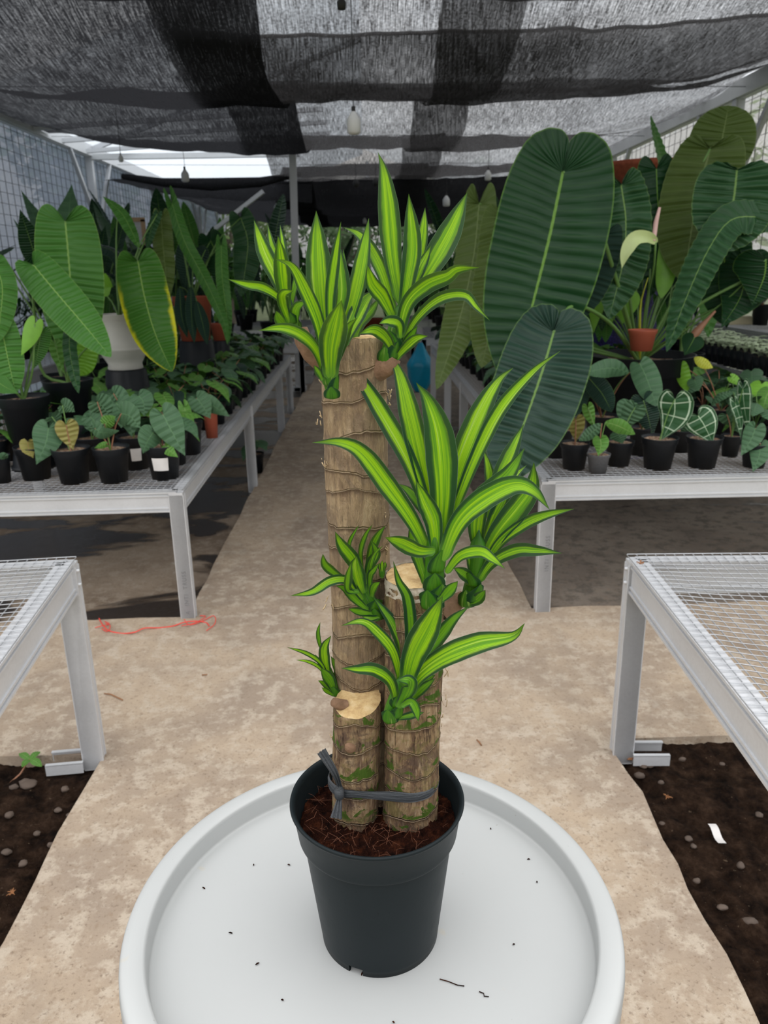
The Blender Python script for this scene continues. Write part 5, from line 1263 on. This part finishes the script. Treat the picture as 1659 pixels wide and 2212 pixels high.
mb = MB(); V = []; aa, bb = G(1537, 1782, -.012), G(1560, 1826, -.012); dv = (bb-aa); sdv = Vector((dv.y, -dv.x, 0)).normalized()*.011
for i in range(9):
    for j in (-1, 1): V.append(aa+dv*i/8+sdv*j*(-1)+Vector((0, 0, .004*math.sin(i*.9)+.004)))
mb.quadgrid(V, 9, 2); tag(mb.build('paper_scrap', M_PAPER), 'torn white paper label lying on the dark soil at right', 'paper')
def pebble(p, r, label, grp, mat=None):
    mb = MB(); V = []; sx, sy, sz = R.uniform(.8, 1.4), R.uniform(.7, 1.1), R.uniform(.5, .8); s0 = R.uniform(0, 99)
    for i in range(9):
        for k in range(13):
            th = math.pi*i/8; a = 2*math.pi*(k % 12)/12; q = Vector((math.sin(th)*math.cos(a), math.sin(th)*math.sin(a), math.cos(th)))
            V.append(p+Vector((q.x*sx, q.y*sy, q.z*sz))*r*(1+.3*noise.noise(q*1.3+Vector((s0, 0, 0)))))
    mb.quadgrid(V, 9, 13); tag(mb.build('pebble', mat or M_PEB), label, 'stone', grp)
for (x, y, r) in ((1403,1650,.016),(1382,1675,.014),(1390,1655,.011),(1474,1640,.010),(1487,1812,.013),(1498,1828,.010),(1428,1690,.009),(1560,1650,.01),(1600,1870,.012),(1430,1780,.011),(1620,1990,.014),(1560,1960,.010),(1505,1902,.008),(1640,1760,.01)):
    pebble(G(x, y, -.025), r, 'small stone lying on the dark soil bed at the right', 'stones in the right soil bed')
for (x, y, r) in ((165,1664,.014),(175,1660,.009),(60,1695,.02),(55,1690,.016),(140,1705,.012),(125,1750,.010),(30,1700,.013),(20,1760,.014),(80,1800,.010),(110,1825,.010),(150,1760,.008),(15,1840,.013),(50,1865,.012)):
    pebble(G(x, y, -.025), r, 'small stone lying on the dark soil bed at the left', 'stones in the left soil bed')
M_CHIP = simple('brown_bark_chip', (.30, .13, .05), .8, 0, .4, 40)
for (x, y, lb) in ((28,1930,'dry brown leaf scrap on the left soil bed'), (1443,1722,'orange-brown fibre tuft on the right soil bed'), (1362,1642,'orange-brown coir tuft beside the foot of the right bench'), (1382,1218,'bit of brown coir caught on the corner of the right wire-mesh bench')):
    p = G(x, y, -.012 if y > 1300 else .685); mb = MB()
    for i in range(14):
        d = Vector((R.uniform(-1, 1), R.uniform(-1, 1), R.uniform(0, .6)))*.013; mb.tube([p, p+d*.6+Vector((0, 0, .003)), p+d], .0012, 4)
    tag(mb.build('coir_tuft', M_CHIP), lb, 'debris')
for (pp, lb) in (([(225,1498),(240,1500),(265,1512)], 'thin dark twig on the concrete left of the canes'), ([(1040,1610),(1036,1604),(1030,1598)], 'short brown twig on the concrete right of the canes'), ([(436,1458),(448,1457)], 'tiny dark twig on the concrete above the tray at left')):
    mb = MB(); mb.tube([G(x, y, .005) for x, y in pp], .0022, 5); tag(mb.build('twig', M_CHIP), lb, 'twig')

# ================================================================== TREES OUTSIDE
def tree(x, y, h, r, label, col):
    t = thing('tree', (x, y, -.16), label, 'tree', None); mb = MB(); mb.tube([(0, 0, 0), (.1, 0, h*.35), (0, .1, h*.7)], [.22, .17, .08], 10)
    for k in range(5):
        a = k*1.3; mb.tube([(0, .05, h*.4), (math.cos(a)*r*.5, math.sin(a)*r*.5, h*.65)], [.08, .03], 6)
    mb.build('trunk', simple('tree_bark', (.10, .07, .05), .9), t, (0,0,0)); mb = MB()
    cl = [(Vector((R.gauss(0, .4)*r, R.gauss(0, .4)*r, h*R.uniform(.45, .95))), r*R.uniform(.3, .55)) for _ in range(9)]
    for i in range(2200):
        c_, rr_ = R.choice(cl); d = Vector((R.gauss(0, 1), R.gauss(0, 1), R.gauss(0, 1))).normalized(); q = c_+d*rr_*R.uniform(.6, 1)
        a1 = Vector((R.gauss(0, 1), R.gauss(0, 1), R.gauss(0, 1))).normalized(); a2 = a1.orthogonal().normalized(); s_ = R.uniform(.07, .16)
        mb.face([q-a1*s_, q-a2*s_*.5, q+a1*s_, q+a2*s_*.5])
    mb.build('foliage', col, t, (0,0,0))
GA = simple('tree_leaf_green', (.07, .16, .03), .5, 0, .5, 2); GB = simple('tree_leaf_pale', (.16, .26, .06), .5, 0, .4, 2)
for i, (x, y, h, r, lb) in enumerate(((-6.5, 20, 5.5, 2.2, 'bushy green tree outside beyond the left netting, farther one'), (-4.5, 26, 5, 2.3, 'green tree beyond the far end on the left'), (-.8, 28, 4.4, 2.2, 'green tree beyond the far end, behind the middle of the aisle'),
      (3.5, 27, 5, 2.3, 'green tree beyond the far end on the right'), (-8.5, 13, 5, 2.2, 'green tree outside beyond the left netting, nearer one'), (8.5, 14, 5, 2.4, 'green tree outside beyond the right netting'))): tree(x, y, h, r, lb, (GA, GB)[i % 2])
